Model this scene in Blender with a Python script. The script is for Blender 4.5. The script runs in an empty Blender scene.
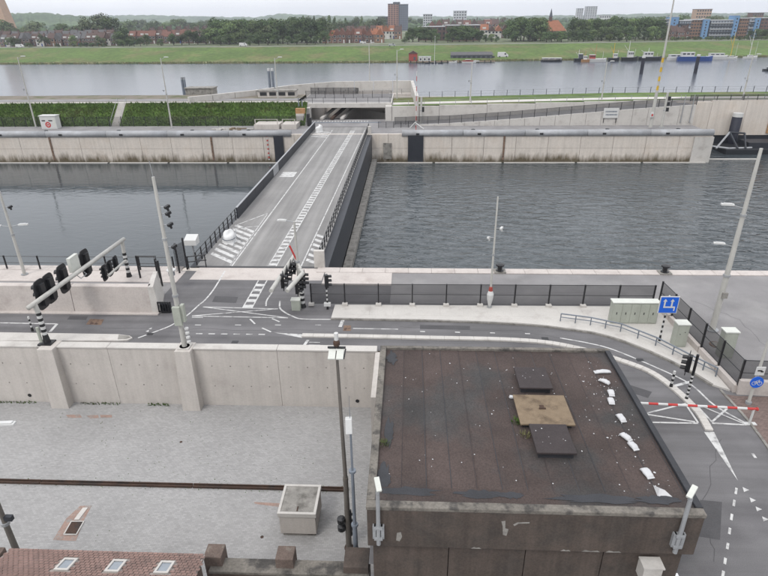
import bpy, math, random
from mathutils import Vector, Matrix
R = random.Random(11)
sc = bpy.context.scene
col = sc.collection
rad = math.radians

# ------------------------------------------------------------------ camera
F, CX, CY, H = 570.0, 384.0, 288.0, 20.0          # focal length in photo pixels, camera height over the road
pitch, roll, yaw = math.atan2(288 - 17, F), rad(0.65), rad(2.7)
_h = Vector((-math.sin(yaw), math.cos(yaw), 0)); _r0 = Vector((math.cos(yaw), math.sin(yaw), 0))
FW = _h * math.cos(pitch) + Vector((0, 0, -math.sin(pitch))); _u0 = _r0.cross(FW)
RT = _r0 * math.cos(roll) - _u0 * math.sin(roll); UP = _r0 * math.sin(roll) + _u0 * math.cos(roll)
cam = bpy.data.objects.new('camera', bpy.data.cameras.new('camera')); col.objects.link(cam)
cam.data.sensor_width = 36; cam.data.sensor_fit = 'HORIZONTAL'; cam.data.lens = 36 * F / 768
cam.data.clip_start = 0.1; cam.data.clip_end = 30000
m = Matrix.Identity(4)
for i in range(3):
    m[i][0] = RT[i]; m[i][1] = UP[i]; m[i][2] = -FW[i]
m[2][3] = H
cam.matrix_world = m
sc.camera = cam

# ------------------------------------------------------------------ sky, sun, exposure (overcast)
SUN_EL, SUN_AZ = rad(52), rad(215)
w = bpy.data.worlds.new('World'); sc.world = w; w.use_nodes = True
nt = w.node_tree; bg = nt.nodes['Background']
sky = nt.nodes.new('ShaderNodeTexSky'); sky.sky_type = 'NISHITA'; sky.sun_disc = False
sky.sun_elevation = SUN_EL; sky.sun_rotation = SUN_AZ; sky.air_density = 1.0; sky.dust_density = 1.0; sky.ozone_density = 1.0
hs = nt.nodes.new('ShaderNodeHueSaturation'); hs.inputs['Saturation'].default_value = 0.30; hs.inputs['Value'].default_value = 1.0
cl = nt.nodes.new('ShaderNodeMix'); cl.data_type = 'RGBA'; cl.inputs[0].default_value = 0.82; cl.inputs[7].default_value = (9.95, 10.12, 10.6, 1)   # even overcast cloud deck
nt.links.new(sky.outputs[0], hs.inputs['Color']); nt.links.new(hs.outputs[0], cl.inputs[6]); nt.links.new(cl.outputs[2], bg.inputs[0])
_tc = nt.nodes.new('ShaderNodeTexCoord'); _sp = nt.nodes.new('ShaderNodeSeparateXYZ'); nt.links.new(_tc.outputs['Generated'], _sp.inputs[0])
_ov = nt.nodes.new('ShaderNodeMapRange')                       # an overcast sky brightens evenly towards the zenith
for _i, _v in enumerate((0, 1, 1.0, 1.9)): _ov.inputs[_i+1].default_value = _v
nt.links.new(_sp.outputs[2], _ov.inputs[0])
_cn = nt.nodes.new('ShaderNodeTexNoise'); _cn.inputs['Scale'].default_value = 3.0; _cn.inputs['Detail'].default_value = 5; nt.links.new(_tc.outputs['Generated'], _cn.inputs['Vector'])
_cr = nt.nodes.new('ShaderNodeMapRange')
for _i, _v in enumerate((0.3, 0.7, 0.90, 1.10)): _cr.inputs[_i+1].default_value = _v
nt.links.new(_cn.outputs[0], _cr.inputs[0])
_mm = nt.nodes.new('ShaderNodeMath'); _mm.operation = 'MULTIPLY'; nt.links.new(_ov.outputs[0], _mm.inputs[0]); nt.links.new(_cr.outputs[0], _mm.inputs[1])
_ms = nt.nodes.new('ShaderNodeMath'); _ms.operation = 'MULTIPLY'; _ms.inputs[1].default_value = 0.10; nt.links.new(_mm.outputs[0], _ms.inputs[0])
nt.links.new(_ms.outputs[0], bg.inputs[1])
sd = bpy.data.lights.new('sun', 'SUN'); sd.energy = 1.2; sd.angle = rad(18); sd.color = (1.0, 0.96, 0.9)
sun = bpy.data.objects.new('sun', sd); col.objects.link(sun)
_d = Vector((math.sin(SUN_AZ) * math.cos(SUN_EL), math.cos(SUN_AZ) * math.cos(SUN_EL), math.sin(SUN_EL)))
sun.rotation_euler = _d.to_track_quat('Z', 'Y').to_euler(); sun.location = (0, 0, 80)
sc.view_settings.view_transform = 'Standard'; sc.view_settings.look = 'None'
sc.view_settings.exposure = 0.16; sc.view_settings.gamma = 1.0; sc.view_settings.use_curve_mapping = False

# ------------------------------------------------------------------ helpers
def ray(u, v): return FW + RT * ((u - CX) / F) - UP * ((v - CY) / F)
def P(u, v, z=0.0):                                 # ground point seen at a photo pixel
    d = ray(u, v); return Vector((0, 0, H)) + d * ((z - H) / d.z)
def PY(u, v, y):                                    # point at distance y seen at a photo pixel
    d = ray(u, v); return Vector((0, 0, H)) + d * (y / d.y)
def P2(u, v, z=0.0):
    p = P(u, v, z); return (p.x, p.y)

class MB:
    def __init__(s): s.v = []; s.f = []
    def add(s, vs, fs):
        n = len(s.v); s.v += [tuple(a) for a in vs]; s.f += [tuple(i + n for i in f) for f in fs]; return s
    def box(s, x0, x1, y0, y1, z0, z1):
        return s.add([(x0,y0,z0),(x1,y0,z0),(x1,y1,z0),(x0,y1,z0),(x0,y0,z1),(x1,y0,z1),(x1,y1,z1),(x0,y1,z1)],
                     [(0,3,2,1),(4,5,6,7),(0,1,5,4),(1,2,6,5),(2,3,7,6),(3,0,4,7)])
    def obox(s, c, sx, sy, sz, rz=0.0, tilt=0.0):   # centred box turned about z, tilted about its own x
        n = len(s.v); s.box(-sx/2, sx/2, -sy/2, sy/2, -sz/2, sz/2)
        M = Matrix.Translation(Vector(c)) @ Matrix.Rotation(rz, 4, 'Z') @ Matrix.Rotation(tilt, 4, 'X')
        for i in range(n, len(s.v)): s.v[i] = tuple(M @ Vector(s.v[i]))
        return s
    def cyl(s, p0, p1, r0, r1=None, n=10, cap=True):
        p0, p1 = Vector(p0), Vector(p1); r1 = r0 if r1 is None else r1
        d = (p1 - p0).normalized(); a = d.cross(Vector((0, 0, 1)))
        if a.length < 1e-4: a = Vector((1, 0, 0))
        a.normalize(); b = d.cross(a)
        vs = []
        for i in range(n):
            t = 2 * math.pi * i / n; e = a * math.cos(t) + b * math.sin(t)
            vs += [p0 + e * r0, p1 + e * r1]
        fs = [(2*i, 2*((i+1) % n), 2*((i+1) % n)+1, 2*i+1) for i in range(n)]
        if cap: fs += [tuple(2*i for i in reversed(range(n))), tuple(2*i+1 for i in range(n))]
        return s.add(vs, fs)
    def lathe(s, c, prof, n=12):                     # profile [(r, z)...] turned about a vertical axis at c
        vs = []
        for r, z in prof:
            for i in range(n):
                t = 2 * math.pi * i / n; vs.append((c[0] + r*math.cos(t), c[1] + r*math.sin(t), c[2] + z))
        fs = []
        for k in range(len(prof) - 1):
            for i in range(n):
                j = (i + 1) % n; fs.append((k*n+i, k*n+j, (k+1)*n+j, (k+1)*n+i))
        fs += [tuple(reversed(range(n))), tuple((len(prof)-1)*n + i for i in range(n))]
        return s.add(vs, fs)
    def prism(s, poly, z0, z1):
        a = sum(poly[i][0]*poly[(i+1) % len(poly)][1] - poly[(i+1) % len(poly)][0]*poly[i][1] for i in range(len(poly)))
        if a < 0: poly = poly[::-1]
        n = len(poly); vs = [(p[0], p[1], z0) for p in poly] + [(p[0], p[1], z1) for p in poly]
        return s.add(vs, [tuple(reversed(range(n))), tuple(range(n, 2*n))] + [(i, (i+1) % n, n+(i+1) % n, n+i) for i in range(n)])
    def sheet(s, poly, z):
        a = sum(poly[i][0]*poly[(i+1) % len(poly)][1] - poly[(i+1) % len(poly)][0]*poly[i][1] for i in range(len(poly)))
        if a < 0: poly = poly[::-1]
        return s.add([(p[0], p[1], z) for p in poly], [tuple(range(len(poly)))])
    def ribbon(s, pts, wd, z0, z1=None):             # flat (or raised) strip along a path
        n = len(pts); L, Rr = [], []
        for i in range(n):
            a = Vector(pts[max(i-1, 0)][:2]); b = Vector(pts[min(i+1, n-1)][:2]); d = (b - a).normalized()
            q = Vector((-d.y, d.x)) * wd / 2; c = Vector(pts[i][:2])
            L.append(c + q); Rr.append(c - q)
        if z1 is None:
            vs = [(p.x, p.y, z0) for p in Rr] + [(p.x, p.y, z0) for p in L]
            return s.add(vs, [(i, i+1, n+i+1, n+i) for i in range(n-1)])
        for i in range(n-1):
            s.prism([tuple(Rr[i]), tuple(Rr[i+1]), tuple(L[i+1]), tuple(L[i])], z0, z1)
        return s
    def tube(s, pts, r, n=6):
        for a, b in zip(pts, pts[1:]): s.cyl(a, b, r, r, n)
        return s
    def build(s, name, mat, parent=None, smooth=False, bev=0.0, kind=None):
        off = Vector((0, 0, 0))
        if parent is None:
            xs = [p[0] for p in s.v]; ys = [p[1] for p in s.v]; zs = [p[2] for p in s.v]
            off = Vector(((min(xs)+max(xs))/2, (min(ys)+max(ys))/2, min(zs)))
        else:
            q = parent
            while q is not None: off = off + q.location; q = q.parent
        me = bpy.data.meshes.new(name)
        me.from_pydata([(p[0]-off.x, p[1]-off.y, p[2]-off.z) for p in s.v], [], s.f); me.update()
        if smooth: me.polygons.foreach_set('use_smooth', [True] * len(me.polygons))
        if mat is not None: me.materials.append(mat)
        o = bpy.data.objects.new(name, me); col.objects.link(o)
        if parent is None: o.location = off
        else: o.parent = parent
        if bev > 0:
            b = o.modifiers.new('bevel', 'BEVEL'); b.width = bev; b.segments = 2; b.limit_method = 'ANGLE'
        if kind: o['kind'] = kind
        return o

def tag(o, label, cat, group=None):
    o['label'] = label; o['category'] = cat
    if group: o['group'] = group
    return o
def thing(name, label, cat, loc=(0, 0, 0), group=None):
    o = bpy.data.objects.new(name, None); col.objects.link(o); o.location = loc; o.empty_display_size = 0.3
    return tag(o, label, cat, group)
def copy_tree(o, parent=None):
    c = o.copy(); col.objects.link(c); c.parent = parent
    for ch in KIDS(o): copy_tree(ch, c)
    return c
def KIDS(o): return list(o.children)
class Proto:                                         # first use moves the original, later uses copy it
    def __init__(s, root): s.root = root; s.used = False; s.tree = s.scan(root)
    def scan(s, o): return (o, [s.scan(c) for c in o.children])
    def dup(s, t, parent=None):
        c = t[0].copy(); col.objects.link(c); c.parent = parent
        for k in t[1]: s.dup(k, c)
        return c
    def put(s, loc, rz=0.0, scale=(1, 1, 1), label=None, group=None):
        o = s.root if not s.used else s.dup(s.tree); s.used = True
        o.location = loc; o.rotation_euler = (0, 0, rz); o.scale = scale
        if label: o['label'] = label
        if group: o['group'] = group
        return o
ORD = ['first','second','third','fourth','fifth','sixth','seventh','eighth','ninth','tenth','eleventh','twelfth','thirteenth',
       'fourteenth','fifteenth','sixteenth','seventeenth','eighteenth','nineteenth','twentieth']
def ordn(i): return ORD[i] if i < 20 else ('twenty-' + ORD[i-20] if i < 29 else ('thirtieth' if i == 29 else 'thirty-' + ORD[i-30]))

def smooth(pts, k=5):                                # Catmull-Rom through a path
    if len(pts) < 3: return [tuple(p[:2]) for p in pts]
    q = [Vector(p[:2]) for p in pts]; q = [q[0]*2-q[1]] + q + [q[-1]*2-q[-2]]; out = []
    for i in range(1, len(q)-2):
        a, b, c, d = q[i-1], q[i], q[i+1], q[i+2]
        for j in range(k):
            t = j/k; out.append(tuple(.5*((2*b)+(c-a)*t+(2*a-5*b+4*c-d)*t*t+(3*b-a-3*c+d)*t**3)))
    return out + [tuple(q[-2])]
# ------------------------------------------------------------------ materials
MATS = {}
VEG = ('grass','embank','foliage','hill','reed','bank_','far_ground')
DARK = ('brown_bitumen','brown_fascia','hatch_lid','lichen')
def mat(name, c, rough=0.8, var=0.18, scale=0.6, fine=12.0, finev=0.12, c2=None, patch=None, streak=0.0, bump=0.15, bscale=25.0,
        metal=0.0, algae=None, spec=0.3, rand=0.0, wear=None):
    """colour broken up by two noises; c2/patch = stains; streak = runs down a wall; algae=(z0,z1,colour)"""
    M = bpy.data.materials.new(name); M.use_nodes = True; t = M.node_tree; n, L = t.nodes, t.links
    b = n['Principled BSDF']; b.inputs['Roughness'].default_value = rough; b.inputs['Metallic'].default_value = metal
    b.inputs['Specular IOR Level'].default_value = spec
    g = n.new('ShaderNodeNewGeometry'); pos = g.outputs['Position']
    def noise(sc_, det=5, vec=pos, ro=0.6):
        q = n.new('ShaderNodeTexNoise'); q.inputs['Scale'].default_value = sc_; q.inputs['Detail'].default_value = det
        q.inputs['Roughness'].default_value = ro; L.new(vec, q.inputs['Vector']); return q.outputs['Fac']
    def mr(f, a0, a1, b0, b1):
        q = n.new('ShaderNodeMapRange'); L.new(f, q.inputs[0])
        for i, x in enumerate((a0, a1, b0, b1)): q.inputs[i+1].default_value = x
        return q.outputs[0]
    def mul(a, bb):
        q = n.new('ShaderNodeMath'); q.operation = 'MULTIPLY'; L.new(a, q.inputs[0])
        if isinstance(bb, float): q.inputs[1].default_value = bb
        else: L.new(bb, q.inputs[1])
        return q.outputs[0]
    f = mul(mr(noise(scale), 0.25, 0.75, 1-var, 1+var), mr(noise(fine, 3), 0.25, 0.75, 1-finev, 1+finev))
    if streak > 0:
        mp = n.new('ShaderNodeMapping'); mp.inputs['Scale'].default_value = (1.6, 1.6, 0.09); L.new(pos, mp.inputs['Vector'])
        f = mul(f, mr(noise(1.6, 6, mp.outputs[0]), 0.35, 0.7, 1+streak*0.3, 1-streak))
    if wear:                                               # tyre-polished lanes: noise drawn out along the travel direction
        mp3 = n.new('ShaderNodeMapping'); mp3.inputs['Scale'].default_value = (*wear, 1); L.new(pos, mp3.inputs['Vector'])
        f = mul(f, mr(noise(1.0, 5, mp3.outputs[0]), 0.3, 0.7, .76, 1.2))
    if rand > 0:
        oi = n.new('ShaderNodeObjectInfo'); f = mul(f, mr(oi.outputs['Random'], 0, 1, 1-rand, 1+rand))
    def mix(fac, A, B, mode='MIX'):
        q = n.new('ShaderNodeMix'); q.data_type = 'RGBA'; q.blend_type = mode
        if isinstance(fac, float): q.inputs[0].default_value = fac
        else: L.new(fac, q.inputs[0])
        for sck, x in ((q.inputs[6], A), (q.inputs[7], B)):
            if isinstance(x, tuple): sck.default_value = (*x, 1)
            else: L.new(x, sck)
        return q.outputs[2]
    k0 = .9 if name == 'grass' else 1.0 if name.startswith(('embank','grass_b')) else 1.2 if name.startswith(VEG) else (.84 if name.startswith(DARK) else .78)
    base = tuple(x*k0 for x in c)
    if c2: c2 = tuple(x*k0 for x in c2)
    if c2:
        ps, lo, hi = patch or (0.9, 0.5, 0.62)
        base = mix(mr(noise(ps, 6), lo, hi, 0, 1), base, c2)
    if algae:
        sp = n.new('ShaderNodeSeparateXYZ'); L.new(pos, sp.inputs[0])
        ad = n.new('ShaderNodeMath'); ad.operation = 'ADD'; L.new(sp.outputs[2], ad.inputs[0])
        mp2 = n.new('ShaderNodeMapping'); mp2.inputs['Scale'].default_value = (1.0, 1.0, 0.25); L.new(pos, mp2.inputs['Vector'])
        L.new(mr(noise(1.1, 6, mp2.outputs[0]), 0.3, 0.7, -algae[3], algae[3]), ad.inputs[1])
        base = mix(mr(ad.outputs[0], algae[0], algae[1], 1, 0), base, algae[2])
    q = n.new('ShaderNodeMix'); q.data_type = 'RGBA'; q.blend_type = 'MULTIPLY'; q.inputs[0].default_value = 1
    if isinstance(base, tuple): q.inputs[6].default_value = (*base, 1)
    else: L.new(base, q.inputs[6])
    cmb = n.new('ShaderNodeCombineColor')
    for i in range(3): L.new(f, cmb.inputs[i])
    L.new(cmb.outputs[0], q.inputs[7]); L.new(q.outputs[2], b.inputs['Base Color'])
    if bump > 0:
        bp = n.new('ShaderNodeBump'); bp.inputs['Strength'].default_value = bump; bp.inputs['Distance'].default_value = 0.05
        L.new(noise(bscale, 4), bp.inputs['Height']); L.new(bp.outputs[0], b.inputs['Normal'])
    MATS[name] = M
    return M

asphalt = mat('asphalt', (.16,.155,.158), .9, .18, .22, 30, .2, c2=(.14,.135,.139), patch=(.3,.5,.62), bump=.3, bscale=60, wear=(.05,.9))
asphalt_grey = mat('quay_asphalt', (.245,.236,.236), .9, .16, .3, 25, .15, c2=(.285,.276,.272), patch=(.25,.48,.62), bump=.25, bscale=60)
deck_asphalt = mat('bridge_surfacing', (.262,.255,.247), .9, .1, .25, 30, .12, c2=(.245,.238,.232), patch=(.2,.5,.65), bump=.2, bscale=60, wear=(1.0,.03))
concrete = mat('concrete', (.56,.52,.48), .85, .07, .4, 9, .06, c2=(.50,.46,.425), patch=(.6,.52,.72), streak=.1, bump=.15)
concrete_pale = mat('pale_concrete', (.56,.535,.50), .85, .08, .6, 9, .07, c2=(.46,.43,.40), patch=(.8,.53,.7), bump=.1)
concrete_pink = mat('quay_coping', (.55,.50,.465), .85, .1, .5, 8, .08, c2=(.45,.40,.37), patch=(.7,.52,.7), bump=.12)
lock_concrete = mat('lock_wall_concrete', (.68,.62,.555), .88, .1, .3, 5, .08, c2=(.58,.51,.44), patch=(.3,.5,.7), streak=.12, bump=.15,
                    algae=(-5.0,-3.6,(.10,.08,.05),.7))
old_concrete = mat('weathered_concrete', (.30,.285,.26), .9, .2, 1.2, 14, .15, c2=(.16,.15,.135), patch=(1.6,.48,.66), streak=.1, bump=.3)
fascia_m = mat('brown_fascia', (.088,.069,.058), .85, .2, .6, 12, .2, c2=(.066,.055,.048), patch=(.8,.48,.66), streak=.25, bump=.2)
fascia_top = mat('lichen_kerb', (.17,.155,.135), .9, .25, 1.2, 10, .25, c2=(.07,.065,.06), patch=(1.4,.5,.62), bump=.35)
bitumen = mat('brown_bitumen', (.066,.049,.044), .88, .28, .5, 14, .3, c2=(.052,.049,.048), patch=(.22,.48,.62), bump=.4, bscale=30, rand=.1)
bitumen_dark = mat('dark_bitumen', (.034,.035,.040), .5, .3, 1, 20, .2, bump=.25, bscale=40)
lid_m = mat('hatch_lid', (.043,.034,.034), .7, .2, 2, 20, .2, bump=.2)
plywood = mat('plywood', (.215,.16,.105), .8, .2, 2.2, 25, .2, c2=(.12,.085,.055), patch=(1.5,.52,.7), bump=.1)
black_m = mat('black_steel', (.012,.012,.014), .45, .2, 2, 20, .1, bump=.03, spec=.5)
navy_m = mat('dark_blue_steel', (.016,.019,.027), .5, .25, .5, 12, .15, bump=.04, spec=.5)
navy_post = mat('blue_black_pile', (.02,.022,.035), .6, .2, .5, 8, .15, bump=.05)
galv = mat('galvanised_steel', (.36,.37,.38), .5, .12, 1.5, 20, .08, metal=.25, bump=.05)
galv_blue = mat('blue_grey_steel', (.20,.225,.26), .5, .15, 1.5, 20, .08, metal=.2, bump=.05)
pole_white = mat('cream_pole_paint', (.50,.49,.455), .5, .08, 1.2, 14, .05, streak=.12, bump=.03)
pole_brown = mat('weathered_pole', (.15,.135,.12), .6, .2, 1.2, 14, .1, bump=.08)
white_m = mat('white_paint', (.62,.62,.605), .45, .05, 1.5, 16, .04, bump=.02)
white_plastic = mat('white_plastic', (.58,.58,.585), .5, .05, 3, 20, .04, bump=.1, bscale=12)
tarp_m = mat('tarpaulin_white', (.72,.72,.71), .7, .04, 3, 20, .03, bump=.1, bscale=8)
mark = mat('road_paint', (.60,.595,.58), .7, .12, 1.0, 25, .15, c2=(.30,.295,.29), patch=(2.2,.5,.64), bump=.12, bscale=60)
red_m = mat('red_paint', (.50,.05,.045), .5, .1, 2, 12, .08, bump=.03)
yellow_m = mat('yellow_paint', (.62,.40,.04), .5, .1, 2, 12, .08, bump=.03)
blue_m = mat('sign_blue', (.012,.12,.62), .4, .05, 2, 12, .03, bump=.0)
orange_m = mat('orange_paint', (.42,.24,.11), .6, .2, .8, 8, .12, c2=(.36,.17,.07), patch=(.8,.5,.65), bump=.08)
cab_m = mat('cabinet_grey', (.42,.44,.38), .6, .07, 1.5, 14, .05, streak=.1, bump=.04)
cab_top = mat('cabinet_lid', (.62,.63,.58), .6, .08, 1.5, 14, .05, bump=.04)
pipe_m = mat('fender_tube', (.36,.365,.375), .55, .15, .5, 6, .1, c2=(.42,.43,.45), patch=(.4,.5,.62), bump=.05, metal=.1)
rust_m = mat('rusty_steel', (.07,.042,.03), .85, .25, 1.4, 14, .2, c2=(.045,.035,.03), patch=(1.1,.5,.62), bump=.2)
rustlite = mat('rust_cover', (.21,.14,.10), .85, .25, 2, 14, .2, c2=(.08,.05,.04), patch=(3,.5,.62), bump=.2)
brick_pave = mat('red_paving', (.17,.115,.10), .9, .2, 1.0, 18, .25, c2=(.12,.09,.085), patch=(1.2,.5,.65), bump=.4, bscale=14)
pink_patch = mat('reddish_pavers', (.33,.23,.19), .9, .15, 1.5, 12, .15, c2=(.3,.27,.25), patch=(2.5,.5,.62), bump=.3)
bricks_old = mat('old_brick', (.14,.105,.088), .9, .25, 1.2, 14, .25, c2=(.19,.17,.145), patch=(2.2,.58,.7), bump=.4)
tile_m = mat('red_roof_tile', (.27,.175,.15), .85, .3, 1.2, 22, .3, c2=(.17,.115,.10), patch=(2.4,.5,.66), bump=.3)
mortar_m = mat('tile_underlay', (.40,.34,.31), .95, .2, 2, 20, .2)
grass_m = mat('grass', (.078,.125,.026), .95, .25, .03, .35, .35, c2=(.12,.125,.045), patch=(.045,.5,.62), bump=.6, bscale=6)
grass_near = mat('embankment_grass', (.055,.095,.018), .95, .3, .5, 5, .4, c2=(.05,.058,.02), patch=(.35,.5,.7), bump=.8, bscale=8)
blade_m = mat('grass_blades', (.065,.115,.022), .9, .35, .4, 6, .3, c2=(.075,.08,.025), patch=(.3,.5,.7), bump=0)
reeds_m = mat('bank_reeds', (.12,.115,.055), .95, .3, .4, 4, .3, c2=(.06,.085,.03), patch=(.25,.48,.6), bump=.5, bscale=6)
soil_m = mat('dry_soil', (.20,.175,.14), .95, .2, .3, 5, .2, c2=(.10,.115,.05), patch=(.25,.5,.62), bump=.4, bscale=8)
far_ground = mat('far_ground', (.085,.10,.055), .95, .3, .02, .3, .3, c2=(.16,.15,.13), patch=(.02,.55,.65), bump=0)
hill_m = mat('hill_woodland', (.040,.065,.030), .95, .4, .012, .1, .4, c2=(.07,.10,.045), patch=(.006,.45,.65), bump=0)
bark = mat('bark', (.06,.045,.035), .9, .2, 1, 8, .2)
leaf = [mat('foliage_dark', (.040,.066,.024), .9, .35, .25, 1.5, .35, c2=(.064,.092,.032), patch=(.2,.45,.6), bump=0, rand=.4),
        mat('foliage_mid', (.060,.092,.032), .9, .35, .25, 1.5, .35, c2=(.09,.12,.042), patch=(.2,.45,.6), bump=0, rand=.4),
        mat('foliage_olive', (.062,.080,.038), .9, .35, .25, 1.5, .35, c2=(.085,.10,.05), patch=(.2,.45,.6), bump=0, rand=.4)]
hbrick = [mat('house_brick_red', (.17,.10,.08), .9, .15, .8, 5, .1, bump=0), mat('house_brick_brown', (.13,.085,.07), .9, .15, .8, 5, .1, bump=0),
          mat('house_brick_orange', (.25,.15,.10), .9, .15, .8, 5, .1, bump=0), mat('house_render', (.60,.58,.54), .9, .1, .8, 5, .06, bump=0)]
hroof = [mat('house_roof_red', (.165,.078,.058), .9, .2, .8, 5, .12, bump=0), mat('house_roof_brown', (.10,.065,.055), .9, .2, .8, 5, .12, bump=0),
         mat('house_roof_grey', (.11,.108,.11), .9, .2, .8, 5, .12, bump=0), mat('house_roof_orange', (.30,.125,.07), .9, .2, .8, 5, .12, bump=0)]
win_m = mat('window_glass', (.035,.04,.048), .15, .1, 1, 5, .05, bump=0, spec=.6)
pane_m = mat('skylight_glass', (.26,.29,.32), .12, .1, 2, 5, .05, bump=0, spec=.6)
slate_blue = mat('blue_cladding', (.16,.30,.50), .7, .08, .5, 5, .05, bump=0)
dark_clad = mat('dark_cladding', (.085,.095,.115), .7, .15, .5, 5, .1, bump=0)
pale_clad = mat('pale_cladding', (.55,.56,.58), .8, .08, .5, 5, .05, bump=0)
tower_brick = mat('tower_brick', (.36,.20,.16), .9, .1, .5, 5, .05, bump=0)
tower_dark = mat('tower_dark', (.17,.19,.235), .8, .1, .5, 5, .05, bump=0)
tan_clad = mat('tan_cladding', (.48,.33,.24), .85, .1, .5, 5, .05, bump=0)
hull_blue = mat('hull_blue', (.02,.065,.26), .4, .1, .6, 5, .05, bump=0)
hull_black = mat('hull_black', (.018,.02,.024), .5, .2, .6, 5, .1, bump=0)
deck_brown = mat('boat_deck', (.22,.16,.11), .8, .2, .6, 5, .1, bump=0)
boat_red = mat('boat_red', (.34,.06,.045), .6, .1, .6, 5, .1, bump=0)
amber = mat('signal_lens', (.05,.03,.02), .2, .05, 2, 5, .02, bump=0)

def brickmat(name, c1, c2, mortar, sx, sy, axes='XY', bias=.25, rough=.9, bumps=.5):
    M = mat(name, c1, rough, .07, .18, 8, .06, c2=tuple(x*.92 for x in c1), patch=(.3,.48,.7), bump=0); t = M.node_tree; n, L = t.nodes, t.links; b = n['Principled BSDF']
    old = b.inputs['Base Color'].links[0].from_socket
    g = n.new('ShaderNodeNewGeometry'); mp = n.new('ShaderNodeMapping'); L.new(g.outputs['Position'], mp.inputs[0])
    br = n.new('ShaderNodeTexBrick'); L.new(mp.outputs[0], br.inputs['Vector'])
    br.inputs['Scale'].default_value = 1; br.inputs['Brick Width'].default_value = sx; br.inputs['Row Height'].default_value = sy
    br.inputs['Mortar Size'].default_value = min(sx, sy) * .07; br.inputs['Mortar Smooth'].default_value = .2
    br.inputs['Color1'].default_value = (1+bias, 1+bias, 1+bias, 1); br.inputs['Color2'].default_value = (1-bias, 1-bias, 1-bias, 1)
    br.inputs['Mortar'].default_value = (mortar, mortar, mortar, 1)
    q = n.new('ShaderNodeMix'); q.data_type = 'RGBA'; q.blend_type = 'MULTIPLY'; q.inputs[0].default_value = 1
    L.new(old, q.inputs[6]); L.new(br.outputs['Color'], q.inputs[7]); L.new(q.outputs[2], b.inputs['Base Color'])
    bp = n.new('ShaderNodeBump'); bp.inputs['Strength'].default_value = bumps; bp.inputs['Distance'].default_value = .02; bp.invert = True
    L.new(br.outputs['Fac'], bp.inputs['Height']); L.new(bp.outputs[0], b.inputs['Normal'])
    return M
paver_m = brickmat('grey_clinker_paving', (.37,.363,.355), None, .8, .21, .105, bias=.10)
redpave_m = brickmat('red_clinker_paving', (.19,.14,.125), None, .6, .21, .105, bias=.16)

def water_mat(name, deep, amp_l, amp_r, wscale, xsplit=None, rough=.06):
    M = bpy.data.materials.new(name); M.use_nodes = True; t = M.node_tree; n, L = t.nodes, t.links; b = n['Principled BSDF']
    b.inputs['Base Color'].default_value = (*deep, 1); b.inputs['Roughness'].default_value = rough; b.inputs['IOR'].default_value = 1.33
    g = n.new('ShaderNodeNewGeometry')
    mp = n.new('ShaderNodeMapping'); mp.inputs['Rotation'].default_value = (0, 0, rad(24)); mp.inputs['Scale'].default_value = (.55, 1.15, 1); L.new(g.outputs['Position'], mp.inputs[0])
    n1 = n.new('ShaderNodeTexNoise'); n1.inputs['Scale'].default_value = wscale; n1.inputs['Detail'].default_value = 3; n1.inputs['Roughness'].default_value = .5; n1.inputs['Distortion'].default_value = .6; L.new(mp.outputs[0], n1.inputs['Vector'])
    n2 = n.new('ShaderNodeTexNoise'); n2.inputs['Scale'].default_value = .035; n2.inputs['Detail'].default_value = 4; L.new(g.outputs['Position'], n2.inputs['Vector'])
    r2 = n.new('ShaderNodeMapRange'); L.new(n2.outputs[0], r2.inputs[0])
    for i, x in enumerate((.3, .7, .4, 1.6)): r2.inputs[i+1].default_value = x
    st = r2.outputs[0]
    mu = n.new('ShaderNodeMath'); mu.operation = 'MULTIPLY'; L.new(st, mu.inputs[0])
    if xsplit is not None:                            # wind-sheltered side of the lock bridge is calmer
        sp = n.new('ShaderNodeSeparateXYZ'); L.new(g.outputs['Position'], sp.inputs[0])
        rx = n.new('ShaderNodeMapRange'); L.new(sp.outputs[0], rx.inputs[0])
        for i, x in enumerate((xsplit-3, xsplit+3, amp_l, amp_r)): rx.inputs[i+1].default_value = x
        L.new(rx.outputs[0], mu.inputs[1])
    else: mu.inputs[1].default_value = amp_l
    mh = n.new('ShaderNodeMath'); mh.operation = 'MULTIPLY'; L.new(n1.outputs[0], mh.inputs[0]); L.new(mu.outputs[0], mh.inputs[1])
    bp = n.new('ShaderNodeBump'); bp.inputs['Strength'].default_value = 1; bp.inputs['Distance'].default_value = 1
    L.new(mh.outputs[0], bp.inputs['Height']); L.new(bp.outputs[0], b.inputs['Normal'])
    return M
lock_water_m = water_mat('lock_water', (.040,.049,.054), .025, .34, .8, -13, .06)
river_m = water_mat('river_water', (.07,.08,.10), .05, .05, .35, None, .2)

mesh_m = bpy.data.materials.new('wire_mesh'); mesh_m.use_nodes = True                 # dense anti-climb mesh: half see-through
_t = mesh_m.node_tree; _b = _t.nodes['Principled BSDF']; _b.inputs['Base Color'].default_value = (.018,.018,.022,1); _b.inputs['Roughness'].default_value = .6
_tr = _t.nodes.new('ShaderNodeBsdfTransparent'); _mx = _t.nodes.new('ShaderNodeMixShader'); _mx.inputs[0].default_value = .58
_t.links.new(_tr.outputs[0], _mx.inputs[1]); _t.links.new(_b.outputs[0], _mx.inputs[2]); _t.links.new(_mx.outputs[0], _t.nodes['Material Output'].inputs[0])
mesh_far = mesh_m.copy(); mesh_far.name = 'wire_mesh_open'; mesh_far.node_tree.nodes['Mix Shader'].inputs[0].default_value = .33

WZ = -5.3      # water level
YD = -4.2      # paved yard level
def struct(o): o['kind'] = 'structure'; return o

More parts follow.
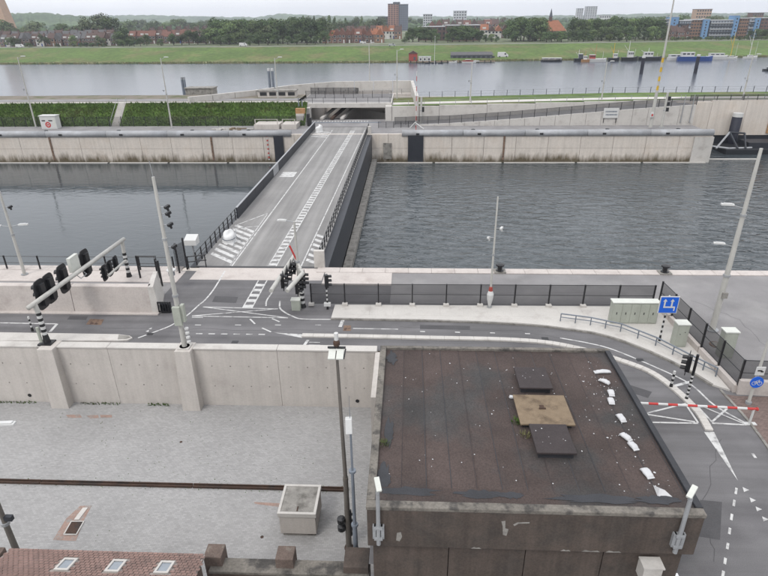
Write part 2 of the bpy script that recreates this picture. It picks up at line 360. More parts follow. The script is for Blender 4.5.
# ================================================================== SETTING: water, quays, road, yard, far land
lw = struct(MB().sheet([(-400,44),(400,44),(400,126),(-400,126)], WZ).build('lock_water', lock_water_m))
rw = struct(MB().sheet([(-900,126),(900,126),(900,520),(-900,520)], WZ).build('river_water', river_m))
quay = struct(MB().box(-200,200,44.2,45.9,-9,-.02).build('quay_wall', lock_concrete))
road = struct(MB().sheet([(-200,32.3),(200,32.3),(200,45.2),(-200,45.2)], 0).sheet([(-1.5,16),(200,16),(200,32.3),(-1.5,32.3)], 0).sheet([(10.75,2),(200,2),(200,16),(10.75,16)], 0).build('road', asphalt))
yard = struct(MB().sheet([(-120,-10),(-1.45,-10),(-1.45,32),(-120,32)], YD).sheet([(-1.45,-10),(10.75,-10),(10.75,16.2),(-1.45,16.2)], YD).build('yard', paver_m))
# coping slabs along the near quay edge, each its own piece
_cw = 2.0
cm = MB().box(-_cw/2+.012, _cw/2-.012, -.5, .5, -.5, .06)
_x = -60.0; _first = None
while _x < 66:
    if not (-19.6 < _x + 1 < -7.4):
        if _first is None: _first = cm.build('coping_slab', concrete_pink, quay); o = _first
        else: o = _first.copy(); col.objects.link(o)
        o.parent = quay; o.location = Vector((_x + 1, 45.52, 0)) - quay.location
    _x += _cw
_first.data.transform(Matrix.Translation(quay.location))
# quay aprons (lighter asphalt) and the pale concrete pads either side of the bridge
struct(MB().sheet([(-1.4,39.2),(19.2,39.2),(19.2,45.0),(-1.4,45.0)], .004).sheet([(19.2,28.3),(30,28.2),(200,28.2),(200,45.0),(19.2,45.0)], .004).build('quay_apron', asphalt_grey))
pads = struct(MB().box(-7.2,-1.4,42.5,45.0,-.2,.05).build('concrete_pad', concrete_pink, bev=.02))
struct(MB().box(-60,-19.5,42.7,45.0,-.2,.05).build('concrete_pad', concrete_pink, bev=.02))
struct(MB().box(-18.6,-7.3,43.35,45.9,-.3,.008).build('bridge_threshold', concrete_pink))
struct(MB().sheet([(-60,37.9),(-19.6,37.9),(-19.6,42.7),(-60,42.7)], .004).build('service_path', asphalt_grey))
# raised pavement between road and fence
kerbline = smooth([P2(*q) for q in [(331,319.5),(450,322),(520,325),(560,329),(601,335.5),(641,349),(682,368),(712,386)]])
pv = kerbline + [(18.85,28.35),(18.75,38.95),(-5.6,38.75)]
pave = struct(MB().prism(pv, -.2, .11).build('pavement', concrete_pale))
k = MB().ribbon(kerbline, .16, -.15, .125).build('kerb', old_concrete, pave)
for i in range(11):                                    # slab joints read as thin dark grooves with bevelled edges: laid slabs
    x = -4.6 + i * 1.75
    MB().box(x, x+1.72, 37.15 if x < 8 else 37.4, 38.7, .09, .122).build('paving_slab', concrete_pale, pave, bev=.008)
struct(MB().sheet([P2(722,394), P2(742,415), P2(755,430), P2(768,449), (24,20), (45,20), (45,27.7), (19.1,27.9)], .006).build('red_pavement', redpave_m))
e2 = smooth([P2(*q) for q in [(720,390),(742,414),(755,430),(770,451),(790,482)]])
struct(MB().box(10.72,11.0,2,15.6,YD-.2,-.01).build('side_wall', old_concrete))
MB().ribbon(e2, .14, -.1, .06).build('kerb', old_concrete, road)
# splitter islands
def island(pts, wd, label=None):
    return MB().ribbon(smooth(pts), wd, -.1, .12).build('traffic_island', concrete_pale, road, bev=.03)
isl = [P2(*q) for q in [(302,336),(360,337),(430,338.5),(500,340),(545,343),(580,349.5),(614,359),(649,372),(676,391),(698,413),(709,431)]]
island(isl, .42)
il = MB().prism([P2(-40,333), P2(118,335.5), P2(130,337), P2(133,339), P2(128,341.3), P2(118,342), P2(-40,342)], -.1, .13).build('traffic_island', concrete_pale, road, bev=.03)
MB().prism([P2(119,336.3), P2(129,337.3), P2(131.5,339), P2(127,340.6), P2(118,341)], .1, .145).build('island_nose', old_concrete, road, bev=.02)
struct(MB().box(-60,-18.7,36.9,37.25,-.1,.1).build('kerb_plinth', concrete_pink, bev=.02))

# painted markings (each its own piece of the road)
def line(pts, wd=.13, name='lane_line', z=.009, parent=road):
    return MB().ribbon(smooth([P2(*q) for q in pts]), wd, z).build(name, mark, parent)
def tri(pts, name='shark_tooth', z=.009):
    return MB().sheet([P2(*q) for q in pts], z).build(name, mark, road)
line([(225,271),(214,289),(205,300),(199,305),(189,314),(180,320),(170,326),(156,331.5),(138,338)], .13)
line([(-20,322.5),(57,324)]); line([(57,324),(50,332)], .2)
line([(203,307),(278,309)], .1); line([(192,316),(288,318)], .1); line([(203,307),(288,318)], .1, z=.013); line([(192,316),(278,309)], .1, z=.017)
for i in range(6): line([(196+i*12.5,333.7+i*.15),(202.5+i*12.5,333.8+i*.15)], .11, 'dash')
for i in range(4): line([(195+i*40,325),(201+i*40,325.1)], .09, 'dash')
line([(192,317.5),(203,317.8)], .1, 'dash', z=.021)
line([(250,319),(255,324)], .12, 'dash'); line([(262,328),(271,332)], .12, 'dash'); line([(272,318.8),(279.5,322)], .12, 'dash', z=.021)
tri([(274,332.6),(302,334.4),(302,338)], 'nose_marking')
line([(280,301),(280,308),(285,312.5),(292,316),(302,319),(331,319.5)], .13)
line([(266,306),(267,300),(275,288),(284,271)], .12)
line([(343,320),(340,327)], .25); line([(353,328.5),(398,329.3)], .1)
for a in (420, 455, 490, 525): line([(a,331.5+(a-420)*.02),(a+5,331.7+(a-420)*.02)], .12, 'dash')
line([(302,348.5),(308,340)], .2); 
for v in (342.3, 345, 347.7): line([(309,v),(320,v+.2)], .07)
line([(560,338),(590,343.5),(614,350),(655,367),(690,384),(714,405),(747,424)], .12)
line([(644,414),(688,403)], .11); line([(644,414),(695,422)], .11, z=.013); line([(649,422.5),(698,423.5)], .11, z=.017); line([(685,403.5),(698,423)], .11, z=.021)
line([(698,407),(712,422)], .11); line([(712,423.3),(746,425)], .12, z=.013); line([(712,422),(729,407)], .11, z=.017); line([(698,407.5),(725,406.5)], .1, z=.021); line([(704,407.5),(744,424)], .09, z=.025)
line([(671,387),(690,382)], .2, z=.013)
tri([(704,432),(714,432),(738,481)], 'nose_marking')
for u, v in [(736,491),(734,503),(731.5,517),(729.5,531),(727.5,546),(725,561),(723,574)]: line([(u+.5,v-3),(u-.4,v+3.2)], .1, 'dash')
for u, v in [(745.5,489.6),(752.5,500),(758.5,509),(765,519)]: tri([(u-3,v-2.5),(u+3.5,v+.5),(u-1.5,v+2.5)])
line([(752.5,453.5),(755.5,458)], .14, 'dash')
tri([(148.5,329),(152,327.5),(151.5,329.3)]); tri([(145.5,331.5),(149,330),(148.5,332)])
MB().sheet([P2(90,319),P2(104,319.5),P2(101,325),P2(86,324.5)], .011).build('manhole_patch', rustlite, road)
MB().sheet([P2(344,325.5),P2(351,325.5),P2(351,331),P2(343,331)], .012).build('manhole_patch', rustlite, road)
# repairs, gullies, cracks in the asphalt
tarry = mat('tar_repair', (.085,.083,.086), .8, .15, 1, 20, .2, bump=.2)
for q in ([(215,296),(238,297),(236,303),(212,302)],[(420,325),(470,326),(470,330),(420,329)],[(630,385),(652,392),(648,398),(625,391)],[(700,500),(722,502),(720,540),(696,536)],[(70,316),(88,316.3),(86,320),(67,319.6)]):
    MB().sheet([P2(*a) for a in q], .006).build('asphalt_patch', tarry, road)
for q in ((150,334),(392,336),(545,338.5),(235,342),(640,360)):
    c = P(*q); g_ = MB().box(c.x-.22,c.x+.22,c.y-.16,c.y+.16,-.02,.014).build('gully_grate', black_m, road)
def crack(pts, par, z=.0075, jx=.12, wd=.022, zz=0.0):
    out = []
    for a, b in zip(pts, pts[1:]):
        for k_ in range(8): t = k_/8; out.append((a[0]*(1-t)+b[0]*t+R.uniform(-jx,jx), a[1]*(1-t)+b[1]*t+R.uniform(-jx,jx)))
    MB().ribbon(out, wd, zz+z).build('crack', tarry, par)
crack([P2(100,328),P2(200,329),P2(330,331)], road); crack([P2(400,327),P2(520,331),P2(600,345),P2(660,380)], road); crack([P2(720,440),P2(705,500),P2(716,570)], road)
crack([P2(360,293),P2(480,294),P2(600,292)], road, .009); crack([P2(690,300),P2(740,320),P2(768,350)], road, .009)
wj = MB()
for i in range(900):                                    # weeds in the yard joints
    if R.random() < .45: x, y = R.uniform(-28,-2.5), 24.3+R.uniform(-.45,.12)
    elif R.random() < .5: x, y = R.uniform(-9,-2), R.uniform(17.3,18.4)
    else: x, y = R.gauss(-12,7), R.gauss(27,3)
    if y > 31.5 or x > -2: continue
    a = R.uniform(0,6.3); h = R.uniform(.02,.07); wj.add([(x-.03*math.cos(a),y-.03*math.sin(a),YD),(x+.03*math.cos(a),y+.03*math.sin(a),YD),(x+R.uniform(-.04,.04),y+R.uniform(-.04,.04),YD+h)],[(0,1,2)])
tag(wj.build('moss', blade_m, kind='stuff'), 'sparse moss and weeds in the yard paving joints', 'weeds')
# yard: patches, inspection frame, steel channel
def ypatch(pts, m_=pink_patch, name='paver_patch', z=.006): return MB().sheet([P2(u, v, YD) for u, v in pts], YD+z).build(name, m_, yard)
ypatch([(66,415),(80,414.5),(82,417.5),(68,418)]); ypatch([(86,415.5),(98,415),(99,418),(90,418.5)]); ypatch([(100,415),(112,415),(112,417.6),(101,418)])
ypatch([(254,502),(282,503.5),(280,507),(255,504)])
ypatch([(53,540),(66,519),(80,506),(92,505.5),(84,520),(76,541)], pink_patch)
fr = thing('inspection_cover', 'rusty brown inspection cover in pale frame set in the yard paving', 'manhole cover', P(70,528,YD))
MB().sheet([P2(65,534,YD),P2(76,534,YD),P2(83,522.5,YD),P2(72,522.5,YD)], YD+.05).prism([P2(65,534,YD),P2(76,534,YD),P2(83,522.5,YD),P2(72,522.5,YD)], YD, YD+.045).build('lid', rust_m, fr)
MB().ribbon([P2(64,535,YD),P2(76.5,535,YD),P2(84,522,YD),P2(71.5,522,YD),P2(64,535,YD)], .07, YD, YD+.06).build('frame', concrete_pale, fr)
MB().prism([P2(74,520,YD),P2(79,520,YD),P2(88,508,YD),P2(83,508,YD)], YD, YD+.035).build('chute', concrete_pale, fr)
ch = thing('steel_channel', 'long rusty brown steel channel laid across the grey paved yard', 'steel channel', (-25,24.1,YD))
for i in range(5):
    x0 = -48 + i*8.95
    mb = MB().box(x0, x0+8.9, 24.0, 24.06, YD, YD+.14).box(x0, x0+8.9, 24.2, 24.26, YD, YD+.14).box(x0, x0+8.9, 24.06, 24.2, YD, YD+.05)
    mb.build('channel_length', rust_m, ch)
# drain dots
for u, v in ((181,442),(262,537)):
    p = P(u, v, YD); MB().cyl(p + Vector((0,0,.0)), p + Vector((0,0,.012)), .09).build('drain_lid', rust_m, yard)

# ------------------------------------------------------------------ far bank, hills
def strip(name, a, b, za, zb, m_, nsub=6, jit=0.0):
    mb = MB(); n = len(a)
    A, B = [], []
    for i in range(n-1):
        for k in range(nsub):
            t = k/nsub
            A.append((a[i][0]*(1-t)+a[i+1][0]*t, a[i][1]*(1-t)+a[i+1][1]*t)); B.append((b[i][0]*(1-t)+b[i+1][0]*t, b[i][1]*(1-t)+b[i+1][1]*t))
    A.append(a[-1]); B.append(b[-1]); N = len(A)
    vs = [(p[0], p[1] + R.uniform(-jit, jit), za) for p in A] + [(p[0], p[1], zb + R.uniform(-jit, jit)*.1) for p in B]
    return mb.add(vs, [(i, i+1, N+i+1, N+i) for i in range(N-1)]).build(name, m_)
bw = [(-900,412),(-500,398),(-266,385.5),(-179,380.8),(-96,376),(-16,372),(62,378),(141,384),(226,396),(600,440),(900,480)]
bt = [(-900,462),(-500,456),(-306,449),(-200,434),(-108,428),(-18,426),(71,436),(161,443),(260,461),(600,510),(900,555)]
lo = [(p[0], p[1]+5) for p in bw]
struct(strip('reed_bank', bw, lo, WZ-.3, WZ+.9, reeds_m, 8, 1.0))
struct(strip('grass_bank', lo, bt, WZ+.9, 2.0, grass_m, 8, .0))
struct(strip('ground', bt, [(-9000,9000)] + [(p[0]*9, 9000) for p in bt[1:-1]] + [(9000,9000)], 2.0, 2.0, far_ground, 2))
rd = MB()
for i in range(9000):                                   # reeds and rough grass along the far waterline
    k_ = R.randrange(len(bw)-1); t = R.random(); x = bw[k_][0]*(1-t)+bw[k_+1][0]*t
    if not -330 < x < 300: continue
    y = bw[k_][1]*(1-t)+bw[k_+1][1]*t+R.uniform(-.6,5)*(.4+.6*math.sin(x*.13)**2); h = R.uniform(.4,1.5); d = R.uniform(.2,.6)
    rd.add([(x-d,y,WZ-.2),(x+d,y+R.uniform(-.3,.3),WZ-.2),(x+R.uniform(-.4,.4),y,WZ+h)],[(0,1,2)])
tag(rd.build('reeds', reeds_m, kind='stuff'), 'brownish reeds and rough grass along the far waterline', 'reeds')
dk = struct(strip('dike_road', [(p[0], p[1]+4) for p in bt], [(p[0], p[1]+8.5) for p in bt], 2.03, 2.03, asphalt_grey, 3))
# hills on the skyline: a bumpy ridge with wooded crest
def ridge(name, prof, y, depth, zb, bump, step=6.0):
    us = []
    u = prof[0][0]
    while u <= prof[-1][0]: us.append(u); u += step
    def vt(u):
        for (a, b), (c, d) in zip(prof, prof[1:]):
            if a <= u <= c: return b + (d-b)*(u-a)/(c-a)
        return prof[-1][1]
    mb = MB(); rows = []
    for k in range(7):
        t = k/6
        row = []
        for u in us:
            top = PY(u, vt(u), y)
            x = top.x; h = max(top.z - zb, 4)
            yy = y + (t-.55)*depth
            prof_h = math.sin(math.pi*min(max((t-.0)/1.0, 0), 1))**.8
            row.append((x*(yy/y), yy, zb - 2 + h*prof_h + (R.uniform(-bump, bump) if 0 < k < 6 else 0)))
        rows.append(row)
    n = len(us); vs = [p for r_ in rows for p in r_]
    fs = [(j*n+i, j*n+i+1, (j+1)*n+i+1, (j+1)*n+i) for j in range(6) for i in range(n-1)]
    return struct(mb.add(vs, fs).build(name, hill_m))
ridge('hill', [(-160,16),(-60,14),(0,14),(25,12),(45,12.2),(75,15),(118,18.5)], 1700, 900, 2, 2.2, 2.5)
ridge('hill', [(-300,18),(60,15.5),(110,15),(150,14.8),(200,16),(256,17),(270,15),(280,13.2),(300,14.2),(330,15.5),(420,16),(520,15.5),(600,14.5),(680,12.5),(720,13),(768,12),(1050,10)], 3600, 1500, 2, 3, 3)

# ------------------------------------------------------------------ far lock side
fq = struct(MB().box(-400,56,110.2,127,-9,-.03).build('far_quay', lock_concrete))
struct(MB().sheet([(-400,110.2),(56,110.2),(56,127),(-400,127)], 0).build('far_apron', asphalt_grey))
wall = thing('lock_wall', 'long concrete lock wall across the water with algae stained foot', 'lock wall', (-20,109.6,WZ-3))
for x0 in range(-196, 56, 6):
    if x0 + 6 > 56.5: break
    MB().box(x0+.03, x0+5.97, 109.5, 110.15, -2.6, .02).build('panel', lock_concrete, wall)
    MB().box(x0+.03, x0+5.97, 109.5 - R.uniform(0,.03), 110.15, -8, -2.63).build('panel', lock_concrete, wall)
for x0, x1, mm in ((-25.9,-24.1,navy_m),(-.3,2.6,navy_m)):
    MB().box(x0, x1, 109.2, 109.7, -5.6, -.1).build('dark_recess_panel', mm, wall)  # proud navy box stands in for a dark recess panel
for x in (-38.2, 17.6, -70): MB().box(x, x+.34, 109.36, 109.6, -4.9, -.2).build('rust_channel', rustlite, wall)
MB().box(-5.0,-3.4,109.3,109.6,-4.6,-1.6).build('niche_dark_plate', old_concrete, wall)  # darker plate on the face paints the dark recess of a niche
for s in range(12):
    MB().box(-27.3,-27.0,109.35,109.48,-4.8+s*.4,-4.6+s*.4).build('ladder_rung', red_m if s % 2 else white_m, wall)
MB().box(52.6,56.1,109.2,110.0,-6,-.6).build('end_panel', concrete_pale, wall)
x = -96; FN = 0
while x < 54:
    L_ = R.uniform(11, 14)
    fn_ = FN; 
    if not (-22 < x + L_/2 < -6): FN += 1; tag(MB().box(x, x+L_-.5, 108.7, 109.15, WZ-.15, WZ+.14).build('floating_fender', concrete_pale), 'pale floating timber fender at the far lock wall foot, %s from the left' % ordn(fn_), 'fender', 'floating fenders at the far lock wall')
    x += L_
# fender tubes on the wall top with bollards
for nm, x0, x1, n in (('left', -142, -22.5, 10), ('right', -1.5, 56, 5)):
    t = thing('fender_tube', 'grey rounded steel tube capping the far lock wall %s of the bridge' % nm, 'fender tube', ((x0+x1)/2, 109.6, -.5))
    st = (x1-x0)/n
    for i in range(n):
        MB().cyl((x0+i*st+.05,109.75,.12), (x0+(i+1)*st-.05,109.75,.12), .62, n=14).build('tube_length', pipe_m, t, smooth=True)
        MB().cyl((x0+i*st+3,109.1,.0), (x0+i*st+3,109.1,.0001), .01).box(x0+i*st+2.7,x0+i*st+3.3,109.0,109.2,-.05,.25).build('bracket', black_m, t)
bol = thing('bollard', 'x', 'bollard', group='bollards on the far lock wall')
MB().lathe((0,0,0), [(.34,0),(.34,.08),(.2,.14),(.2,.42),(.36,.5),(.36,.62),(.15,.68)], 10).build('post', black_m, bol, smooth=False)
MB().box(-.5,.5,-.4,.4,-.06,.03).build('base_plate', old_concrete, bol)
bolp = Proto(bol)
fbx = [-71,-56.5,-42,-31,12,24,37,50]
for i, x in enumerate(fbx):
    bolp.put((x,110.9,.06), label='black mooring bollard on the far lock wall, %s from the left' % ordn(i))
for u, v, nm in ((501,275.5,'beside the slim lamp pole'), (668,276.5,'near the tall cream mast'), (317,0,'')):
    if v: p = P(u, v, .06); bolp.put((p.x, 45.4, .12), label='black mooring bollard on the near quay edge ' + nm, group='bollards on the near quay')

# left: grass embankment with steps, path on top
emb = MB()
nx = 60; xs = [-260 + i*(260-21.5)/nx for i in range(nx+1)]
def zprof(x, t): return 4*t
rows = []
for k in range(6):
    t = k/5; rows.append([(x, 119.3 + 4.6*t, 4*t + (R.uniform(-.12,.12) if 0 < k < 5 else 0)) for x in xs])
n = nx+1
emb.add([p for r_ in rows for p in r_], [(j*n+i, j*n+i+1, (j+1)*n+i+1, (j+1)*n+i) for j in range(5) for i in range(nx)])
struct(emb.build('embankment', grass_near))
bl = MB()
for i in range(14000):
    x = R.uniform(-110, -21.6); t = R.random(); 
    if abs(x + 61) < 1.1: continue
    y, z = 119.3+4.6*t, 4*t; h = R.uniform(.18, .5)*(1.2 if t > .55 else .8); a = R.uniform(0, 6.3); d = R.uniform(.06, .16)
    bl.add([(x-d*math.cos(a), y-d*math.sin(a), z), (x+d*math.cos(a), y+d*math.sin(a), z), (x+R.uniform(-.15,.15), y+R.uniform(-.2,.05), z+h)], [(0,1,2)])
tag(bl.build('grass', blade_m, kind='stuff'), 'long green grass growing on the embankment slope', 'grass')
struct(MB().box(-260,-21.5,123.9,125.0,3,4.12).build('path_kerb', concrete_pale))
struct(MB().sheet([(-260,125),(-24,125),(-24,137.5),(-260,137.5)], 4.02).build('dike_path', soil_m))
struct(MB().sheet([(-260,126.4),(-24,126.4),(-24,130.5),(-260,130.5)], 4.03).build('dike_track', asphalt_grey))
struct(strip('river_slope', [(-260,137.5),(-24,137.5)], [(-260,146),(-24,146)], 4.02, WZ-.4, reeds_m, 20, .5))
st = thing('embankment_stair', 'pale concrete stair climbing the grass embankment left of the lamp post', 'stairs', (-61,121.5,0))
for i in range(16):
    t = i/16; MB().box(-62+t*.1,-60.4+t*.1,119.2+4.7*t,119.2+4.7*(t+1/15),4*t-.2,4*t+.32).build('step', concrete_pale, st)
for s in (-62.15,-60.3): MB().tube([(s,119.2,1.0),(s+.1,123.9,5.0)], .04).tube([(s,119.2,0),(s,119.2,1.0)], .04).tube([(s+.1,123.9,4),(s+.1,123.9,5.0)], .04).build('handrail', galv, st)

# right: ramp between two retaining walls, upper land and its rail
def fz(x):                                              # height of the ramp at x
    if x <= 2: return 0.0
    if x >= 62: return 3.9
    t = (x-2)/60; return 3.9*(t*.55 + .45*t*t*(3-2*t))
rx = [2+i*3 for i in range(19)]
n = len(rx)
struct(MB().add([(x,118.9,fz(x)+.01) for x in rx]+[(x,125.0,fz(x)+.01) for x in rx], [(i,i+1,n+i+1,n+i) for i in range(n-1)]).build('ramp_road', asphalt_grey))
fwall = thing('ramp_wall', 'pale concrete wall carrying the rising ramp behind the far quay', 'wall', (40,118.7,0))
for a, b in zip(rx, rx[1:]):
    if a < 56: MB().add([(a+.03,118.5,-.02),(b-.03,118.5,-.02),(b-.03,118.9,-.02),(a+.03,118.9,-.02),(a+.03,118.5,fz(a)+.22),(b-.03,118.5,fz(b)+.22),(b-.03,118.9,fz(b)+.22),(a+.03,118.9,fz(a)+.22)],
             [(0,3,2,1),(4,5,6,7),(0,1,5,4),(1,2,6,5),(2,3,7,6),(3,0,4,7)]).build('panel', concrete_pale, fwall)
bwall = thing('back_wall', 'long pale retaining wall behind the ramp under the grass strip', 'wall', (50,125.2,0))
x = -3.8
while x < 200:
    z1 = 2.95 + .95*min(max((x+4)/50, 0), 1) + .35*min(max((x-50)/50,0),1)
    MB().box(x+.03, x+9.97, 125.05, 125.6, -.5, z1).build('panel', concrete_pale, bwall); x += 10
struct(MB().add([(-3.8,125.6,2.9),(46,125.6,3.8),(300,125.6,4.2),(300,139,4.2),(46,139,3.8),(-3.8,139,2.9)], [(0,1,4,5),(1,2,3,4)]).build('upper_grass', grass_m))
struct(MB().add([(-3.8,127.5,2.95),(46,127.5,3.85),(300,127.5,4.25),(300,131,4.25),(46,131,3.85),(-3.8,131,2.95)], [(0,1,4,5),(1,2,3,4)]).build('upper_path', concrete_pale))
struct(MB().box(-3.8,300,138.8,139.3,WZ-1,3.2).build('river_quay', concrete))
gw = thing('gate_recess_wall', 'pale concrete wall of the gate recess at the right with orange stains', 'wall', (80,124,-6))
x = 54.5
while x < 120: MB().box(x+.03, x+6.97, 123.6, 124.4, -2.9, fz(x)+.15).build('panel', lock_concrete, gw); x += 7
MB().box(54.5,122,123.9,124.5,-9,-2.95).build('dark_opening_block', navy_m, gw)  # navy block paints the darkness of the opening below the wall
struct(MB().sheet([(56,124.4),(130,124.4),(130,126),(56,126)], 3.6).build('recess_ledge', concrete_pale))
MB().box(73.6,75.0,123.3,123.62,-2.5,4.0).build('orange_stain_strip', orange_m, gw)
og = thing('orange_frame', 'orange steel lifting frame at the right edge above the recess wall', 'steel frame', (77,122.8,3.9))
MB().tube([(75.2,122.9,3.9),(76.2,122.9,6.2),(79.5,122.9,6.2),(79.5,122.9,3.9)], .3).build('frame', orange_m, og)
MB().box(74.6,80.2,122.2,123.6,3.86,4.1).build('base', orange_m, og)
pile = thing('mooring_pile', 'dark blue mooring pile with white cap in the gate recess', 'mooring pile', (66.4,122.2,WZ-2))
MB().cyl((66.4,122.2,WZ-2),(66.4,122.2,1.0), .95, n=16).build('shaft', navy_post, pile, smooth=True)
MB().cyl((66.4,122.2,1.0),(66.4,122.2,1.75), .97, n=16).build('cap', white_m, pile)

# ================================================================== LOCK BRIDGE
br = thing('lock_bridge', 'long flat grey road bridge with black sides crossing the lock', 'bridge', (-13.5,81,-1.2))
deck = MB().box(-19,-8,46.1,117.5,-1.0,.012).build('deck', deck_asphalt, br)
MB().box(-19,-8,45.92,46.25,-.3,.03).build('expansion_joint', black_m, br)
MB().box(-19,-8,117.5,117.9,-.3,.03).build('expansion_joint', black_m, br)
MB().box(-8,-7.15,46.3,113,-4.2,-.12).build('side_girder', navy_m, br)
MB().box(-7.15,-6.2,46.3,109,-6.5,-4.5).build('ledge', old_concrete, br, bev=.05)
MB().box(-19.6,-19,46.3,113,-4.2,-.1).build('side_girder', navy_m, br)
MB().box(-18,-9,47,112,-5.0,-1.0).build('underside', navy_m, br)
for i in range(14):                                     # solid parapet plates on the left
    y0 = 59.5 + i*4.05
    MB().box(-19.0,-18.86,y0+.02,y0+4.03,.0,1.25).build('parapet_plate', navy_m, br)
    MB().box(-19.04,-18.82,y0+.02,y0+4.03,1.25,1.31).build('top_rail', galv, br)
for i in range(10): MB().box(-19.05,-18.95,46.4+i*1.4,46.5+i*1.4,0,1.25).build('railing_post', black_m, br)
for z in (.35,.75,1.2): MB().cyl((-19,46.4,z),(-19,59.5,z),.035,n=6).build('rail', black_m, br)
for i in range(48):
    y = 46.6 + i*1.45; MB().box(-8.12,-8.04,y,y+.26,0,1.15).build('railing_post', black_m, br)
for z in (.45,.8,1.12): MB().cyl((-8.08,46.5,z),(-8.08,116,z),.03,n=6).build('rail', black_m, br)
MB().box(-8.3,-7.4,46.0,46.4,-.5,1.6).build('end_panel', concrete_pale, br)
MB().box(-7.9,-7.3,109.8,110.4,-3,1.4).build('end_panel', concrete_pale, br)
def bm(pts, name): return MB().sheet(pts, .018).build(name, mark, deck)
bm([(-15.85,46.3),(-15.72,46.3),(-15.12,114),(-15.25,114)], 'edge_line')
bm([(-9.62,46.3),(-9.50,46.3),(-8.72,114),(-8.84,114)], 'edge_line')
for s in (-.36, .36):
    bm([(-12.16+s-.05,46.3),(-12.16+s+.05,46.3),(-11.1+s+.05,113.5),(-11.1+s-.05,113.5)], 'ladder_edge')
for i in range(67):
    y = 46.5+i; x = -12.16 + 1.06*(y-46.3)/67.2
    bm([(x-.31,y),(x+.31,y),(x+.31,y+.5),(x-.31,y+.5)], 'ladder_block')
for i in range(8):                                       # same block line on the approach
    y = 38.3+i*.95; 
    if not (43.2 < y+.5 < 46.2): MB().sheet([(-12.6,y),(-11.98,y),(-11.98,y+.48),(-12.6,y+.48)], .009).build('ladder_block', mark, road)
for s in (-.36, .36): MB().sheet([(-12.29+s-.05,38.2),(-12.29+s+.05,38.2),(-12.29+s+.05,43.3),(-12.29+s-.05,43.3)], .010).build('lane_line', mark, road)
for i in range(8):                                       # hatched wedge at the near left
    y = 46.8+i*1.15; xr = -15.98
    xl = -18.6
    bm([(xl,y+2.2),(xl,y+2.8),(xr,y+.6),(xr,y)], 'hatch_stripe')
bm([(-16.02,46.4),(-15.93,46.4),(-15.93,61),(-16.02,61)], 'hatch_edge')
bm([(-18.6,57.3),(-18.5,57.2),(-16.0,61.3),(-16.05,61.5)], 'hatch_edge')
bm([(-18.6,56.2),(-18.55,56.1),(-16.05,57.0),(-16.05,57.15)], 'hatch_edge')
for i in range(4):
    y = 106.5+i*1.6; bm([(-18.4,y+.9),(-18.4,y+1.5),(-15.4,y+.6),(-15.4,y)], 'hatch_stripe')
for i in range(6):
    y = 46.8+i*1.3; bm([(-9.35,y+.8),(-9.35,y+1.4),(-8.35,y+.6),(-8.35,y)], 'hatch_stripe')
for i in range(4):
    y = 106+i*1.8; bm([(-8.6,y),(-8.6,y+.8),(-8.25,y+1.2),(-8.25,y+.4)], 'hatch_stripe')
bm([(-18.1,77.7),(-16.1,77.7),(-16.1,80.5),(-18.1,80.5)], 'white_panel')
MB().box(-18.84,-18.8,77.5,80.8,.1,1.3).build('parapet_light_panel', pipe_m, br)

# white sheeted gear standing on the bridge
def wrapped(name, label, c, s):
    mb = MB(); n = 22; vs = []
    prof = [(1.1,0),(.98,.1),(.97,.35),(.96,.6),(.9,.82),(.7,.95),(.36,1.0),(.08,1.02)]
    ph = [R.uniform(0,6.3) for _ in range(4)]
    for q_, (r_, z) in enumerate(prof):
        for i in range(n):
            a = 2*math.pi*i/n; k = 1 + .10*math.sin(2*a+ph[0]) + .07*math.sin(5*a+ph[1]+z*2)*(1-z*.5) + .05*(-1)**i*(1-z)
            zz = z*(1+.22*math.sin(a+ph[2])+.06*math.sin(3*a+ph[3])) if z > .2 else z
            vs.append((c[0]+r_*k*s[0]*math.cos(a), c[1]+r_*k*s[1]*math.sin(a), c[2]+zz*s[2]))
    fs = [(j*n+i, j*n+(i+1) % n, (j+1)*n+(i+1) % n, (j+1)*n+i) for j in range(len(prof)-1) for i in range(n)] + [tuple((len(prof)-1)*n+i for i in range(n))]
    t = thing(name, label, 'tarpaulin', c)
    mb.add(vs, fs).build('sheet', tarp_m, t, smooth=True)
    return t
t = wrapped('sheeted_equipment', 'white plastic sheeted equipment on the hatched marking by the bridge railing', (-17.75,52.4,.012), (.55,.8,1.0))
MB().ribbon([(-17.75+.6*math.cos(a_*.4),52.4+.84*math.sin(a_*.4)) for a_ in range(17)], .05, .42, .47).build('rope', galv_blue, t)
MB().tube([(-17.0,51.0,.05),(-16.8,51.6,.9),(-17.2,53,1.1)], .04).tube([(-16.8,51.6,.9),(-16.5,52.4,.05)], .04).build('tube_frame', galv, t)
wrapped('sheeted_equipment', 'small white sheeted bundle at the far end of the bridge', (-17.6,112.4,.012), (.7,.9,1.1))
wb = thing('white_hood_box', 'white hooded box standing outside the railing left of the bridge', 'box', (-20.0,48.6,-1.5))
MB().box(-20.05,-19.95,48.5,48.7,-1.5,1.2).build('post', galv, wb)
MB().add([(-20.6,48.2,1.2),(-19.5,48.2,1.2),(-19.5,49.1,1.2),(-20.6,49.1,1.2),(-20.6,48.2,1.7),(-19.5,48.2,1.7),(-19.5,49.1,2.0),(-20.6,49.1,2.0)],[(0,3,2,1),(4,5,6,7),(0,1,5,4),(1,2,6,5),(2,3,7,6),(3,0,4,7)]).build('hood', white_m, wb)

